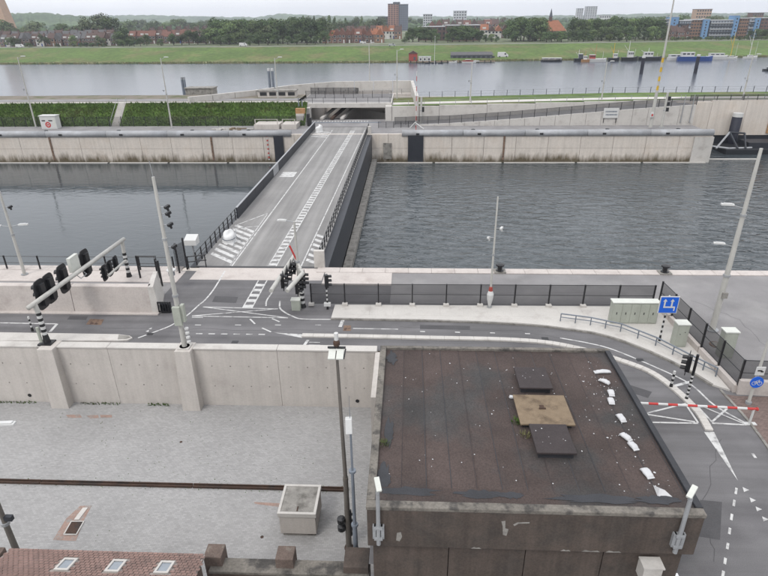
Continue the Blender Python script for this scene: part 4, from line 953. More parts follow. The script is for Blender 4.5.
# cabinets
cbg = thing('switch_cabinet', 'wide grey-green switch cabinet with many doors behind the guard rail', 'cabinet', (16,36.6,.11))
MB().box(14.4,17.6,36.25,36.85,.11,1.72).build('body', cab_m, cbg, bev=.02); MB().box(14.35,17.65,36.2,36.9,1.72,1.8).build('lid', cab_top, cbg, bev=.02)
for i in range(5):
    x = 14.44+i*.63; MB().box(x,x+.6,36.225,36.25,.2,1.66).build('door', cab_m, cbg, bev=.006); MB().box(x+.25,x+.3,36.205,36.23,.85,1.02).build('handle', black_m, cbg)
cs_ = thing('switch_cabinet', 'narrow grey-green cabinet on the pavement near the blue sign', 'cabinet', (17.95,33.4,.11))
MB().box(17.55,18.3,33.1,33.75,.11,1.75).build('body', cab_m, cs_, bev=.02); MB().box(17.5,18.35,33.05,33.8,1.75,1.82).build('lid', cab_top, cs_)
MB().box(17.6,18.25,33.08,33.1,.2,1.7).build('door', cab_m, cs_, bev=.006); MB().cyl((17.75,33.075,1.1),(17.75,33.06,1.1),.03,n=8).cyl((18.05,33.075,1.25),(18.05,33.06,1.25),.03,n=8).build('lock', black_m, cs_)
co = thing('switch_cabinet', 'tall grey-green cabinet behind the mesh fence on the right apron', 'cabinet', (20.5,32.3,0))
MB().box(20.0,20.8,32.0,32.6,0,1.85).build('body', cab_m, co, bev=.02); MB().box(19.95,20.85,31.95,32.65,1.85,1.92).build('lid', cab_top, co); MB().box(20.05,20.75,31.98,32.0,.1,1.8).build('door', cab_m, co, bev=.006)
sh = thing('shaft_cover', 'rusty shaft cover ring on the apron by the mesh fence', 'manhole cover', P(716,345)); c = P(716,345)
MB().cyl(c, c+Vector((0,0,.05)), .42, n=20).build('lid', rustlite, sh); MB().cyl(c+Vector((0,0,.05)), c+Vector((0,0,.08)), .3, .3, 16).build('disc', old_concrete, sh)

# far lamp posts
for u, v, tv, nm, z in ((36,127,57,'left of the white red-marked cabinet',0),(172,128,58,'on the far apron near the embankment stair',0),(280,122,58,'beside the orange machinery',0),(370,95,43,'behind the control deck',0),(397,103,50,'at the right end of the overpass',2),(470,103,62,'first along the back wall right of the bridge',3),(601,103,62,'at the back wall above the white sign',3),(741,105,55,'slanting tall at the far right back wall',3)):
    b = P(u, v, z); top = PY(u, tv, b.y).z
    t = mast('lamp_post', 'slim pale far lamp post ' + nm, (b.x,b.y,b.z), top-b.z, .17, .07, cat='lamp post', group='far lamp posts')
    lamp_head(t, (b.x,b.y,top-.3), (1,.1,.3), 1.1); camera_unit(t, (b.x,b.y,b.z+(top-b.z)*.55), (-1,0,0), galv, .8)
b = P(652,118,2.2)
t = thing('signal_pole', 'very tall white and yellow banded signal pole on the ramp', 'signal pole', (b.x,b.y,0.5)); top = PY(671,-12,b.y).z
zz = [0.5,6.0,7.5]; MB().cyl((b.x,b.y,.5),(b.x,b.y,7.2),.36,.26,12).build('lower_pole', pole_white, t)
for i in range(8): MB().cyl((b.x,b.y,7.2+i*.8),(b.x,b.y,8.0+i*.8),.22,.2,10).build('band', yellow_m if i % 2 == 0 else pole_white, t)
MB().cyl((b.x,b.y,13.6),(b.x,b.y,top),.19,.1,10).build('upper_pole', pole_white, t); MB().box(b.x-.5,b.x,b.y-.5,b.y-.2,2.4,3.3).build('box', white_m, t); MB().box(b.x-.4,b.x-.1,b.y-.53,b.y-.5,2.6,3.0).build('red_mark', red_m, t)
b = P(663,118,2.2); t = mast('signal_pole', 'short pale post with black signal lamps beside the yellow pole', (b.x,b.y,.5), 6.3, .25, .2, cat='signal pole')
for i in range(3): MB().box(b.x+.25,b.x+.7,b.y-.2,b.y+.2,3.4+i*1.0,4.1+i*1.0).build('signal_lamp', black_m, t)
for u in (681,690): 
    b = P(u,119,1.2); mast('thin_post', 'thin grey %s post right of the yellow signal pole' % ('nearer' if u == 681 else 'farther'), (b.x,b.y,.6), 5.2, .09, .07, galv, 'post')
# red/white navigation marker on the far right quay
b = P(416,130)
t = thing('striped_pole', 'thin red and white banded pole on the far quay right of the bridge', 'pole', (b.x,b.y,0))
for i in range(12): MB().cyl((b.x,b.y,i*.9),(b.x,b.y,i*.9+.9),.055,n=8).build('band', red_m if i % 2 == 0 else white_m, t)
b = P(421,124); t = mast('signal_pole', 'pale signal post with black lamp at the ramp foot', (b.x,b.y,0), 5.4, .22, .2, cat='signal pole'); MB().box(b.x+.2,b.x+.6,b.y-.2,b.y+.2,2.4,3.4).build('signal_lamp', black_m, t)
hl = thing('hoist_legs', 'small white tripod trestle on the far quay by the navy plate', 'trestle', (*P2(416,128),0)); c = P(416,128)
MB().tube([(c.x-1.2,c.y,0),(c.x-.2,c.y,1.1),(c.x+1.5,c.y-1,0)],.08).tube([(c.x-.2,c.y,1.1),(c.x-.2,c.y+1,0)],.08).build('legs', white_m, hl)
# white cabinet with red emblem, far left apron
c = P(50,129); cw = thing('white_cabinet', 'white metal cabinet with round red emblem on the far left apron', 'cabinet', (c.x,c.y,0))
MB().box(c.x-1.7,c.x+1.6,c.y,c.y+1.6,0,2.5).build('body', white_m, cw, bev=.04); MB().box(c.x-1.8,c.x+1.7,c.y-.1,c.y+1.7,2.5,2.65).build('lid', white_m, cw)
MB().box(c.x-1.3,c.x-.6,c.y-.03,c.y,1.55,1.75).box(c.x+.1,c.x+.9,c.y-.03,c.y,1.55,1.75).build('vent', black_m, cw)
mb = MB()
for i in range(18):
    a0, a1_ = 2*math.pi*i/18, 2*math.pi*(i+1)/18
    mb.add([(c.x-.15+r_*math.cos(a),c.y-.02,.85+r_*math.sin(a)) for r_,a in ((.32,a0),(.32,a1_),(.58,a1_),(.58,a0))],[(0,1,2,3)])
mb.box(c.x-.35,c.x+.05,c.y-.025,c.y,.72,.98); mb.build('red_emblem', red_m, cw)
MB().box(c.x+1.0,c.x+1.5,c.y-.02,c.y,.4,2.2).build('grey_notice', cab_top, cw)
# white notice board with blue lettering rows (too far to read) on the ramp fence
sx = PY(611,113,118.3); nb = thing('notice_board', 'white notice board with two rows of blue lettering on the ramp fence', 'sign', (sx.x,118.3,fz(sx.x)))
MB().box(sx.x-1.45,sx.x+1.45,118.25,118.35,sx.z-.95,sx.z+.95).build('board', white_m, nb)
for r_ in (0,1):
    x = sx.x-1.1+r_*.1
    while x < sx.x+1.1: wd = R.uniform(.08,.2); MB().box(x,x+wd,118.235,118.25,sx.z+.15-r_*.6,sx.z+.42-r_*.6).build('letter_stroke', galv_blue, nb); x += wd+.06
for s in (-1.2,1.2): MB().box(sx.x+s-.05,sx.x+s+.05,118.36,118.44,sx.z-1.9,sx.z+.9).build('leg', black_m, nb)

# ================================================================== FLAT-ROOFED BUILDING IN THE FOREGROUND
RX0, RX1, RY0, RY1, RZ = -1.48, 10.9, 15.65, 27.15, 3.5
fb = thing('flat_roofed_building', 'dark brown flat-roofed building with bitumen roof in the foreground', 'building', (4.7,21.4,YD))
MB().box(RX0,RX1,RY0,RY1,1.45,3.36).build('roof_slab', fascia_m, fb, bev=.03)
for i in range(4): MB().box(-1.3+i*3.0,-1.3+i*3.0+2.97,15.95,16.3,YD-.1,1.44).build('wall_panel', fascia_m, fb, bev=.012)
MB().box(-1.25,10.6,16.3,26.9,YD-.1,1.44).build('wall_core', fascia_m, fb)
MB().box(-1.3,10.7,15.9,16.0,1.28,1.4).build('black_joint', black_m, fb)  # black strip along the wall top below the roof slab
MB().box(RX0-.03,RX1+.03,RY0-.03,RY0+.32,3.36,3.54).build('parapet_kerb', fascia_top, fb, bev=.03)
MB().box(RX0-.03,RX0+.3,RY0+.32,RY1,3.36,3.56).build('parapet_kerb', fascia_top, fb, bev=.03)
MB().box(RX0+.3,RX1+.03,RY1-.22,RY1+.03,3.36,3.54).build('parapet_kerb', fascia_top, fb, bev=.03)
MB().box(RX1-.22,RX1+.05,RY0+.32,RY1-.22,3.30,3.56).build('edge_trim', bitumen_dark, fb, bev=.03)
x = RX0+.3; i = 0
while x < RX1-.3:                                          # roofing felt laid in lapped strips
    x1 = min(x+.98, RX1-.22); z = 3.395+.01*(i % 2)+R.uniform(0,.004)
    MB().add([(x,16.75,z-.04),(x1+.04,16.75,z-.04),(x1+.04,26.93,z-.04),(x,26.93,z-.04),(x,16.75,z),(x1+.04,16.75,z+.012),(x1+.04,26.93,z+.012),(x,26.93,z)],[(0,3,2,1),(4,5,6,7),(0,1,5,4),(1,2,6,5),(2,3,7,6),(3,0,4,7)]).build('felt_strip', bitumen, fb)
    MB().add([(x1-.012,16.76,3.4245+.0005*(i % 2)),(x1+.014,16.76,3.4245+.0005*(i % 2)),(x1+.012,26.9,3.4245+.0005*(i % 2)),(x1-.01,26.9,3.4245+.0005*(i % 2))],[(0,1,2,3)]).build('felt_seam', bitumen_dark if i % 3 else lid_m, fb)
    x = x1; i += 1
    if x1 >= RX1-.23: break
MB().box(RX0+.3,RX1-.22,15.97,16.74,3.36,3.43).build('felt_strip', bitumen, fb)
def blob(cx, cy, rx_, ry_, z, n=26, j=.35):
    return MB().sheet([(cx+rx_*math.cos(a)*(1+R.uniform(-j,j)), cy+ry_*math.sin(a)*(1+R.uniform(-j,j))) for a in [2*math.pi*k/n for k in range(n)]], z)
for k, (cx, cy, rx_, ry_) in enumerate(((.1,16.55,1.1,.24),(2.9,16.48,.9,.2),(4.0,16.45,.5,.15),(7.3,16.38,1.7,.2),(9.5,16.4,.8,.2))):
    blob(cx,cy,rx_,ry_,3.438+.004*k).build('tar_patch', bitumen_dark, fb)
for k, (cx, cy, rx_, ry_) in enumerate(((-.9,17.2,.22,.8),(-.85,26.1,.25,.6),(-.8,20,.2,.9))): blob(cx,cy,rx_,ry_,3.424+.004*k).build('tar_patch', bitumen_dark, fb)
# white paint runs on the fascia, wear patches
mb = MB()
for pts in ([(3.55,2.95),(3.7,2.98),(3.72,2.6),(3.85,2.55),(3.8,2.2),(3.66,2.25),(3.62,2.7)],[(4.0,2.8),(4.15,2.92),(4.6,2.95),(4.6,2.88),(4.2,2.85),(4.05,2.72)],[(-.35,2.2),(-.2,2.25),(-.15,2.0),(-.25,1.75),(-.38,1.8)]):
    mb.add([(x,RY0-.006,z) for x,z in pts],[tuple(range(len(pts)))])
mb.build('paint_run', old_concrete, fb)
for a, b in ((2.5,2.9),(5.9,6.3),(6.7,7.4),(7.6,8.2)):
    MB().sheet([(a,0),(b,0),(b-.08,.09),((a+b)/2,.05),(a+.1,.1)],0).build('paint_run', old_concrete, fb) if 0 else MB().add([(a,RY0-.008,1.47),(b,RY0-.008,1.47),(b-.1,RY0-.008,1.55),((a+b)/2,RY0-.008,1.52),(a+.12,RY0-.008,1.57)],[(0,1,2,3,4)]).build('paint_run', old_concrete, fb)
# droppings and scraps
dr = MB()
for i in range(180):
    if R.random() < .45: x, y = R.gauss(9.6,.5), R.uniform(16.6,26)
    elif R.random() < .35: x, y = R.uniform(5,7.4), R.uniform(18.5,25.2)
    else: x, y = R.uniform(-.9,10.4), R.uniform(16.8,26.8)
    if not (-1 < x < 10.6): continue
    z = 3.425
    if 5.35 < x < 7.05 and 23.0 < y < 24.9: z = 3.772
    elif 5.0 < x < 7.4 and 20.4 < y < 22.6: continue
    elif 5.3 < x < 7.0 and 18.45 < y < 20.35: z = 3.772
    r_ = R.uniform(.010,.03)*(1.6 if R.random() < .08 else 1); n = 6
    dr.add([(x+r_*R.uniform(.6,1.4)*math.cos(6.28*k/n), y+r_*R.uniform(.6,1.6)*math.sin(6.28*k/n), z+.004+i*1e-6) for k in range(n)],[tuple(range(n))])
dr.build('droppings', white_plastic, fb, kind='stuff')
# two roof hatches and the plywood board between them
for x0,x1,y0,y1 in ((5.42,7.02,23.05,24.85),(5.35,6.98,18.5,20.35)):
    MB().box(x0+.1,x1-.1,y0+.1,y1-.1,3.36,3.66).build('hatch_curb', bitumen_dark, fb)
    MB().box(x0,x1,y0,y1,3.66,3.77).build('hatch_lid', lid_m, fb, bev=.025)
MB().box(5.15,7.3,20.55,22.5,3.36,3.6).build('shaft_curb', bitumen_dark, fb)
pw = thing('plywood_board', 'square weathered plywood board covering the shaft between the two roof hatches', 'board', (6.2,21.5,3.6))
MB().box(5.02,7.42,20.42,22.6,3.6,3.68).build('board', plywood, pw, bev=.008); MB().box(6.05,6.35,21.5,21.56,3.68,3.74).box(6.1,6.3,21.62,21.8,3.68,3.7).build('handle', rust_m, pw)
def tuft(label, c, n, h, m_=blade_m, sp=.3):
    mb = MB()
    for i in range(n):
        a = R.uniform(0,6.3); r_ = sp*R.random()**.6; x, y = c[0]+r_*math.cos(a), c[1]+r_*math.sin(a); b = R.uniform(0,6.3); l = h*R.uniform(.4,1); wd = .018
        mb.add([(x-wd*math.cos(b),y-wd*math.sin(b),c[2]),(x+wd*math.cos(b),y+wd*math.sin(b),c[2]),(x+l*.5*math.cos(a)+R.uniform(-.05,.05),y+l*.5*math.sin(a),c[2]+l)],[(0,1,2)])
    return tag(mb.build('weed_tuft', m_), label, 'weeds')
tuft('green weeds growing at the left corner of the plywood board', (4.95,20.9,3.41), 80, .2, sp=.24)
tuft('dry brown weeds growing against the lower roof hatch', (5.15,20.0,3.41), 80, .2, reeds_m, .25)
tuft('yellowish weeds in the left edge of the flat roof', (-.98,19.2,3.45), 80, .2, reeds_m, .25)
tag(blob(5.0,22.7,.13,.1,3.44,10,.2).prism([(4.9,22.65),(5.1,22.62),(5.12,22.78),(4.92,22.8)],3.42,3.5).build('plastic_scrap', white_plastic), 'white plastic scrap at the top left of the plywood board', 'scrap')
# white bags
def bag(label, u, v, rz, L_=.55, W=.32, Ht=.16, fold=0):
    p = P(u, v, 3.52); mb = MB(); n = 9; k_ = 6; vs = []
    for j in range(k_+1):
        t = j/k_*2-1; w_ = W/2*(1-.12*t**4)*(1+R.uniform(-.06,.06)); h_ = Ht*(1-abs(t)**6*.5)*(1+R.uniform(-.15,.1))
        for i in range(n):
            a = 2*math.pi*i/n; ca, sa = math.cos(a), math.sin(a)
            vs.append((t*L_/2, math.copysign(abs(ca)**.6,ca)*w_, h_*.5*(1+math.copysign(abs(sa)**.7,sa))*(1+R.uniform(-.08,.08)) ))
    M_ = Matrix.Translation((p.x,p.y,3.425)) @ Matrix.Rotation(rz,4,'Z')
    vs = [tuple(M_ @ Vector(q)) for q in vs]
    fs = [(j*n+i,j*n+(i+1) % n,(j+1)*n+(i+1) % n,(j+1)*n+i) for j in range(k_) for i in range(n)]+[tuple(reversed(range(n))),tuple(k_*n+i for i in range(n))]
    t = thing('white_bag', label, 'bag', (p.x,p.y,3.425), 'white bags along the right roof edge')
    mb.add(vs, fs).build('sack', white_plastic, t, smooth=True)
    e = M_ @ Vector((-L_/2-.02,0,.05)); MB().obox((e.x,e.y,3.465),.07,W*.9,.05,rz).build('tied_end', white_plastic, t, bev=.01)
    return t
bag('white bag farthest up the right roof edge, lying crosswise', 603,371,.1,.8,.26,.14)
bag('white bag just below the crosswise one on the roof', 605,381,-.8,.5,.26)
bag('upper of the two white bags lying end to end on the roof', 611,392,1.5,.44,.3)
bag('lower of the two white bags lying end to end on the roof', 611,400,1.5,.42,.3)
bag('single white bag in the middle of the right roof edge', 621,417,1.75,.5,.3)
bag('upper left of the two touching white bags on the roof', 625.5,436,2.1,.5,.28)
bag('lower right of the two touching white bags on the roof', 633,445,1.85,.46,.3)
bag('single white bag lying near the lower right roof corner', 647,472,1.8,.52,.34)
tb = thing('white_bag', 'torn white bag folded into a triangle at the lower right roof corner', 'bag', P(660,491,3.43), 'white bags along the right roof edge')
c = P(660,491,3.43); MB().add([(c.x-.2,c.y-.3,c.z),(c.x+.35,c.y-.28,c.z),(c.x+.1,c.y+.1,c.z+.02),(c.x-.15,c.y+.3,c.z),(c.x-.1,c.y-.1,c.z+.2),(c.x+.1,c.y-.1,c.z+.16)],[(0,1,5,4),(1,2,5),(2,3,4,5),(3,0,4),(0,3,2,1)]).build('sheet', white_plastic, tb)
# floodlight posts clamped to the fascia
for nm, bx_, hx_, sgn in (('left', -1.05, (-1.33,16.3,4.55), -1), ('right', 10.1, (10.25,16.0,4.5), 1)):
    yb = RY0-.12
    t = thing('floodlight_post', 'grey post with white floodlight clamped to the roof fascia at %s corner' % nm, 'floodlight', (bx_,yb,1.7))
    MB().cyl((bx_,yb,1.7),(bx_,yb,4.35),.085,.075,12).build('post', galv, t)
    for z in (2.05,2.6): MB().box(bx_-.16,bx_+.16,yb-.1,RY0+.0,z-.05,z+.05).build('clamp', galv, t)
    MB().box(bx_-.22,bx_-.1,yb-.02,RY0,2.0,2.65).box(bx_+.1,bx_+.22,yb-.02,RY0,2.0,2.65).build('bracket', galv, t)
    rz = .25 if sgn < 0 else -.75
    MB().obox((bx_+ (.0 if sgn < 0 else .12),yb+.22,4.52), .2, .56, .12, rz, .35).build('lamp_housing', cab_top, t, bev=.02)
    MB().obox((bx_,yb+.02,4.38),.12,.12,.16).build('knuckle', galv, t)
sm = P(661,570,1.0); tag(MB().box(9.05,9.75,15.35,15.9,.2,1.0).box(9.0,9.8,15.3,15.85,1.0,1.06).build('vent_box', concrete_pale), 'small pale ventilation box under the right fascia corner', 'vent box')

# ================================================================== YARD OBJECTS
pl = thing('concrete_bin', 'square pale concrete bin with sunken weathered lid in the yard', 'concrete bin', (-5.4,21.8,YD))
bx0,bx1,by0,by1 = -6.45,-4.6,20.85,22.75
MB().box(bx0+.1,bx1-.1,by0+.1,by1-.1,YD,YD+.22).build('plinth', old_concrete, pl, bev=.015)
MB().box(bx0,bx1,by0,by1,YD+.22,YD+1.42).build('body', concrete, pl, bev=.02)
for a in ((bx0-.06,bx1+.06,by0-.06,by0+.08),(bx0-.06,bx1+.06,by1-.08,by1+.06),(bx0-.06,bx0+.08,by0+.08,by1-.08),(bx1-.08,bx1+.06,by0+.08,by1-.08)):
    MB().box(*a,YD+1.42,YD+1.68).build('rim', concrete_pale, pl, bev=.015)
MB().box(bx0+.08,bx1-.08,by0+.08,by1-.08,YD+1.42,YD+1.645).build('sunken_lid', old_concrete, pl)
MB().box(-5.56,-5.5,21.0,21.3,YD+1.645,YD+1.67).build('lid_joint', rust_m, pl)
b = Vector((-2.87,20.26,YD))
t = thing('yard_lamp_post', 'tall brown tapered lamp post with twin panels standing in the yard', 'lamp post', b)
MB().cyl(b, b+Vector((0,0,4.6)), .15, .12, 12).build('lower_pole', pole_brown, t); MB().cyl(b+Vector((0,0,4.6)), b+Vector((-.1,0,11.6)), .1, .06, 12).build('upper_pole', pole_brown, t)
MB().cyl(b, b+Vector((0,0,.1)), .24, .22, 12).build('base', rust_m, t); MB().cyl(b+Vector((0,0,4.5)), b+Vector((0,0,4.7)), .13, .13, 12).build('collar', pole_brown, t)
tp = b+Vector((-.1,0,11.6))
for s in (-.17,.17): MB().obox(tp+Vector((s,-.18,-.02)),.3,.55,.08,0,.35).build('lamp_panel', cab_top, t, bev=.01)
MB().obox(tp+Vector((0,.08,.15)),.75,.1,.06).cyl(tp+Vector((.38,.05,.1)),tp+Vector((.34,-.4,-.1)),.03,n=6).build('bracket', black_m, t)
MB().lathe(tp+Vector((0,.12,.15)),[(.06,0),(.14,.1),(.14,.26),(.06,.34)],10).build('sensor', rust_m, t); MB().cyl(tp+Vector((0,.12,.49)),tp+Vector((0,.12,.82)),.09,.09,10).build('beacon', white_m, t)
for z in (1.35,1.85): 
    MB().lathe(b+Vector((-.3,-.1,z)),[(.08,0),(.2,.05),(.2,.3),(.08,.36)],10).build('siren', black_m, t)
MB().box(b.x+.13,b.x+.2,b.y-.05,b.y+.05,YD+.9,YD+2.6).build('cable_duct', black_m, t)
for z in (1.0,1.3,1.9,2.3): MB().box(b.x+.05,b.x+.3,b.y-.06,b.y+.06,YD+z,YD+z+.07).build('clamp', black_m, t)
b = Vector((-2.2,17.6,YD))
t = thing('antenna_mast', 'slim blue-grey mast with white camera box in front of the flat building', 'mast', b)
MB().cyl(b, b+Vector((0,0,4.6)), .12, .1, 12).build('lower_pole', galv_blue, t); MB().cyl(b+Vector((0,0,4.6)), b+Vector((0,0,7.6)), .075, .065, 12).build('middle_pole', galv_blue, t); MB().cyl(b+Vector((0,0,7.6)), b+Vector((0,0,9.9)), .05, .04, 10).build('upper_pole', galv_blue, t)
MB().cyl(b+Vector((0,0,9.9)), b+Vector((0,0,11.3)), .014, .006, 6).build('antenna', galv_blue, t)
for z in (3.1,4.6,7.6): MB().cyl(b+Vector((0,0,z-.05)), b+Vector((0,0,z+.05)), .15, .15, 12).build('collar', galv_blue, t)
MB().obox(b+Vector((-.05,-.06,9.95)),.26,.3,.62,.1,-.3).build('camera_box', white_m, t, bev=.03)
# street lamp at the lower left whose head reaches into the yard
b = Vector((-18.75,18.6,YD))
t = thing('street_lamp', 'brown street lamp post leaning out of the left edge by the tiled roof', 'lamp post', b)
MB().cyl(b, b+Vector((0,0,3.0)), .16, .13, 12).build('lower_pole', pole_brown, t); MB().cyl(b+Vector((0,0,3.0)), b+Vector((0,0,9.0)), .12, .08, 12).build('upper_pole', pole_brown, t)
MB().box(b.x+.1,b.x+.45,b.y-.1,b.y+.1,YD+3.2,YD+3.45).build('camera', navy_m, t); MB().cyl(b+Vector((0,0,2.9)), b+Vector((0,0,3.05)), .19, .19, 12).build('collar', galv, t)
hp = PY(5,424,21.0)
MB().tube([b+Vector((0,0,8.9)), Vector((hp.x-1.6,20.2,hp.z+.25)), Vector((hp.x-.4,20.9,hp.z))], .05).build('arm', pole_brown, t)
MB().obox((hp.x,hp.y,hp.z),.95,.28,.14,.1).obox((hp.x,hp.y,hp.z+.09),.75,.2,.08,.1).build('luminaire', white_m, t, bev=.03)

# ================================================================== FOREGROUND ROOF AND BRICK WALL
tr_ = thing('tiled_roof_house', 'low house with red tiled roof and three skylights at bottom left', 'house', (-12,13,YD))
def tz(y): return .0+(16.2-y)*.30
MB().add([(-16.6,16.2,tz(16.2)),(-8.3,16.2,tz(16.2)),(-7.9,9,tz(9)),(-16.6,9,tz(9)),(-16.6,16.2,tz(16.2)-.12),(-8.3,16.2,tz(16.2)-.12),(-7.9,9,tz(9)-.12),(-16.6,9,tz(9)-.12)],[(3,2,1,0),(4,5,6,7),(0,1,5,4),(1,2,6,5),(2,3,7,6),(3,0,4,7)]).build('roof_deck', mortar_m, tr_)
MB().box(-16.4,-8.4,9.2,15.9,YD,-.3).build('wall', bricks_old, tr_)
tl = MB(); sky_b = []
for u in (68,117,165): p = PY(u,567.5,15.35); sky_b.append(p.x)
y = 16.22; row = 0
while y > 11.5:
    x = -16.6+(row % 2)*.11
    while x < -8.35+(16.2-y)*.05:
        if not any(abs(x+.1-sx_) < .36 and 14.9 < y-.06 < 15.75 for sx_ in sky_b):
            j = R.uniform(-.006,.006); z0 = tz(y)+.012; z1 = tz(y-.16)+.034
            tl.add([(x+.006,y,z1-.035+j),(x+.192,y,z1-.035+j),(x+.192,y-.128,z1+.0+j),(x+.006,y-.128,z1+.0+j),(x+.006,y,z0-.02),(x+.192,y,z0-.02)],[(3,2,1,0),(0,1,5,4)])
        x += .212
    y -= .15; row += 1
tl.build('roof_tiles', tile_m, tr_, kind='stuff')
for sx_ in sky_b:
    q = MB()
    x0,x1,y0,y1 = sx_-.29,sx_+.29,14.95,15.68
    def sl(x,y,dz): return (x,y,tz(y)+dz)
    for (a,b_,c_,d_) in ((x0,x1,y0,y0+.1),(x0,x1,y1-.1,y1),(x0,x0+.09,y0+.1,y1-.1),(x1-.09,x1,y0+.1,y1-.1)):
        q.add([sl(a,c_,0),sl(b_,c_,0),sl(b_,d_,0),sl(a,d_,0),sl(a,c_,.1),sl(b_,c_,.1),sl(b_,d_,.1),sl(a,d_,.1)],[(0,3,2,1),(4,5,6,7),(0,1,5,4),(1,2,6,5),(2,3,7,6),(3,0,4,7)])
    f_ = q.build('skylight', concrete_pale, tr_)
    MB().add([sl(x0+.09,y0+.1,.06),sl(x1-.09,y0+.1,.06),sl(x1-.09,y1-.1,.06),sl(x0+.09,y1-.1,.06)],[(0,1,2,3)]).build('pane', pane_m, f_)
gw_ = thing('brick_gable', 'crumbling dark brick gable wall at the bottom left corner', 'wall', (-18,15,YD))
MB().box(-18.2,-16.65,11,16.1,YD,.25).build('wall', bricks_old, gw_, bev=.03)
for i in range(7): MB().obox((-18.0+R.uniform(-.3,.6),16.0-i*.6,.3),.5,.4,.22,R.uniform(-.4,.4)).build('loose_brick', bricks_old if i % 2 else rust_m, gw_)
bwl = thing('brick_parapet', 'dark brick parapet wall with two square piers at the bottom edge', 'wall', (-5,16.6,YD))
MB().box(-8.25,-1.5,16.35,16.75,YD,-1.15).build('wall', bricks_old, bwl, bev=.02)
MB().box(-8.3,-1.5,16.2,16.9,-1.15,-.98).build('coping', fascia_top, bwl, bev=.03)
for x in (-8.15,-5.1): MB().box(x-.38,x+.38,16.45,17.15,YD,-.45).build('pier', bricks_old, bwl, bev=.03)
MB().box(-7.7,-1.5,15.2,15.9,YD,-1.35).build('rear_ledge', rust_m, bwl)
MB().box(-2.6,-1.55,16.3,17.3,YD,-.6).build('end_block', fascia_m, bwl, bev=.02)

# ================================================================== RIVER: piles and boats
def gpile(u, v, h, label, r=.55):
    p = P(u, v, WZ); t = thing('mooring_pile', label, 'mooring pile', (p.x,p.y,WZ-1)); MB().cyl((p.x,p.y,WZ-1),(p.x,p.y,WZ+h),r,r,10).build('shaft', navy_post if h > 7.6 or r > .6 else galv_blue, t); MB().cyl((p.x,p.y,WZ+h),(p.x,p.y,WZ+h+.9),r*1.02,r*1.02,10).build('cap', white_m if h > 6 else galv, t)
gpile(641,74,7.0,'dark river pile with white cap left of the blue ship',.8); gpile(695,73.5,7.4,'dark river pile with white cap below the blue ship',.8)
for u, nm in ((184.5,'left'),(186.8,'right')): gpile(u,97.5,6.0,'%s pile of the dark pair by the concrete hut' % nm,.4)
for u, nm in ((270.5,'left'),(274,'right')): gpile(u,92,7.5,'%s tall dark pile at the basin wall' % nm,.5)
def hull(parent, L_, B, D, m_, c, rz, sheer=.5, name='hull'):
    st = [(-.5,.72,0),(-.42,.95,0),(-.15,1,0),(.2,1,.05),(.38,.72,.35),(.5,.04,.8)]
    vs = []
    for t, w_, s in st:
        x = t*L_; zt = D+sheer*s
        vs += [(x,-B/2*w_,zt),(x,-B/2*w_*.8,-.3),(x,B/2*w_*.8,-.3),(x,B/2*w_,zt)]
    fs = []
    for i in range(len(st)-1):
        a, b = 4*i, 4*i+4; fs += [(a,b,b+1,a+1),(a+1,b+1,b+2,a+2),(a+2,b+2,b+3,a+3),(a+3,b+3,b,a)]
    fs += [(0,1,2,3),(20,23,22,21)]
    M_ = Matrix.Translation(Vector(c)) @ Matrix.Rotation(rz,4,'Z')
    return MB().add([tuple(M_ @ Vector(p)) for p in vs], fs).build(name, m_, parent)
def lbox(parent, name, m_, c, rz, x0,x1,y0,y1,z0,z1):
    M_ = Matrix.Translation(Vector(c)) @ Matrix.Rotation(rz,4,'Z'); mb = MB().box(x0,x1,y0,y1,z0,z1); mb.v = [tuple(M_ @ Vector(p)) for p in mb.v]; return mb.build(name, m_, parent)
def boat(label, u0, u1, v, hm, cabm, D=1.4, cab=(.05,.35,2.2), mast_h=0, mastm=yellow_m, flip=False, stripe=None, name='moored_boat', cat='boat', B=4.5):
    a, b = P(u0,v,WZ), P(u1,v,WZ); c = (a+b)/2; L_ = (b-a).length; rz = math.atan2(b.y-a.y,b.x-a.x)+(math.pi if flip else 0); c = Vector((c.x,c.y,WZ+.1))
    t = thing(name, label, cat, c)
    hull(t, L_, B, D, hm, c, rz, 1.0)
    if stripe: lbox(t, 'bulwark', stripe, c, rz, -.47*L_, .3*L_, -B/2-.04, B/2+.04, D, D+.35)
    if cab:
        x0, x1, h = cab
        k = lbox(t, 'wheelhouse', cabm, c, rz, x0*L_, x1*L_, -B*.33, B*.33, D, D+h)
        for i in range(3):
            w_ = (x1-x0)*L_/3.6; lbox(t, 'window', win_m, c, rz, x0*L_+w_*(.3+i*1.15), x0*L_+w_*(1.1+i*1.15), -B*.33-.05, B*.33+.05, D+h*.55, D+h*.85)
        lbox(t, 'cabin_roof', white_m, c, rz, x0*L_-.2, x1*L_+.2, -B*.36, B*.36, D+h, D+h+.15)
    if mast_h:
        M_ = Matrix.Translation(c) @ Matrix.Rotation(rz,4,'Z')
        MB().cyl(M_ @ Vector((-.1*L_,0,D)), M_ @ Vector((-.1*L_,0,mast_h)), .22, .12, 6).build('mast', mastm, t); MB().cyl(M_ @ Vector((-.1*L_,0,mast_h*.45)), M_ @ Vector((-.42*L_,0,mast_h*.8)), .12, .1, 6).build('boom', mastm, t)
        MB().cyl(M_ @ Vector((.3*L_,0,D)), M_ @ Vector((.3*L_,0,mast_h*.6)), .1, .08, 6).build('fore_mast', white_m, t)
    return t
boat('grey flat raft moored below the red-roofed church', 541,562,61.5, hull_black, old_concrete, .8, (-.45,.45,1.0), B=6)
boat('black tug with short mast leftmost of the fishing boats', 574,584,61.6, hull_black, dark_clad, 1.7, (-.1,.3,2.4), 6.5, white_m)
boat('small orange fishing boat between the tug and the white boat', 581,590,61.9, orange_m, white_m, 1.3, (-.3,.1,1.8), 6, orange_m)
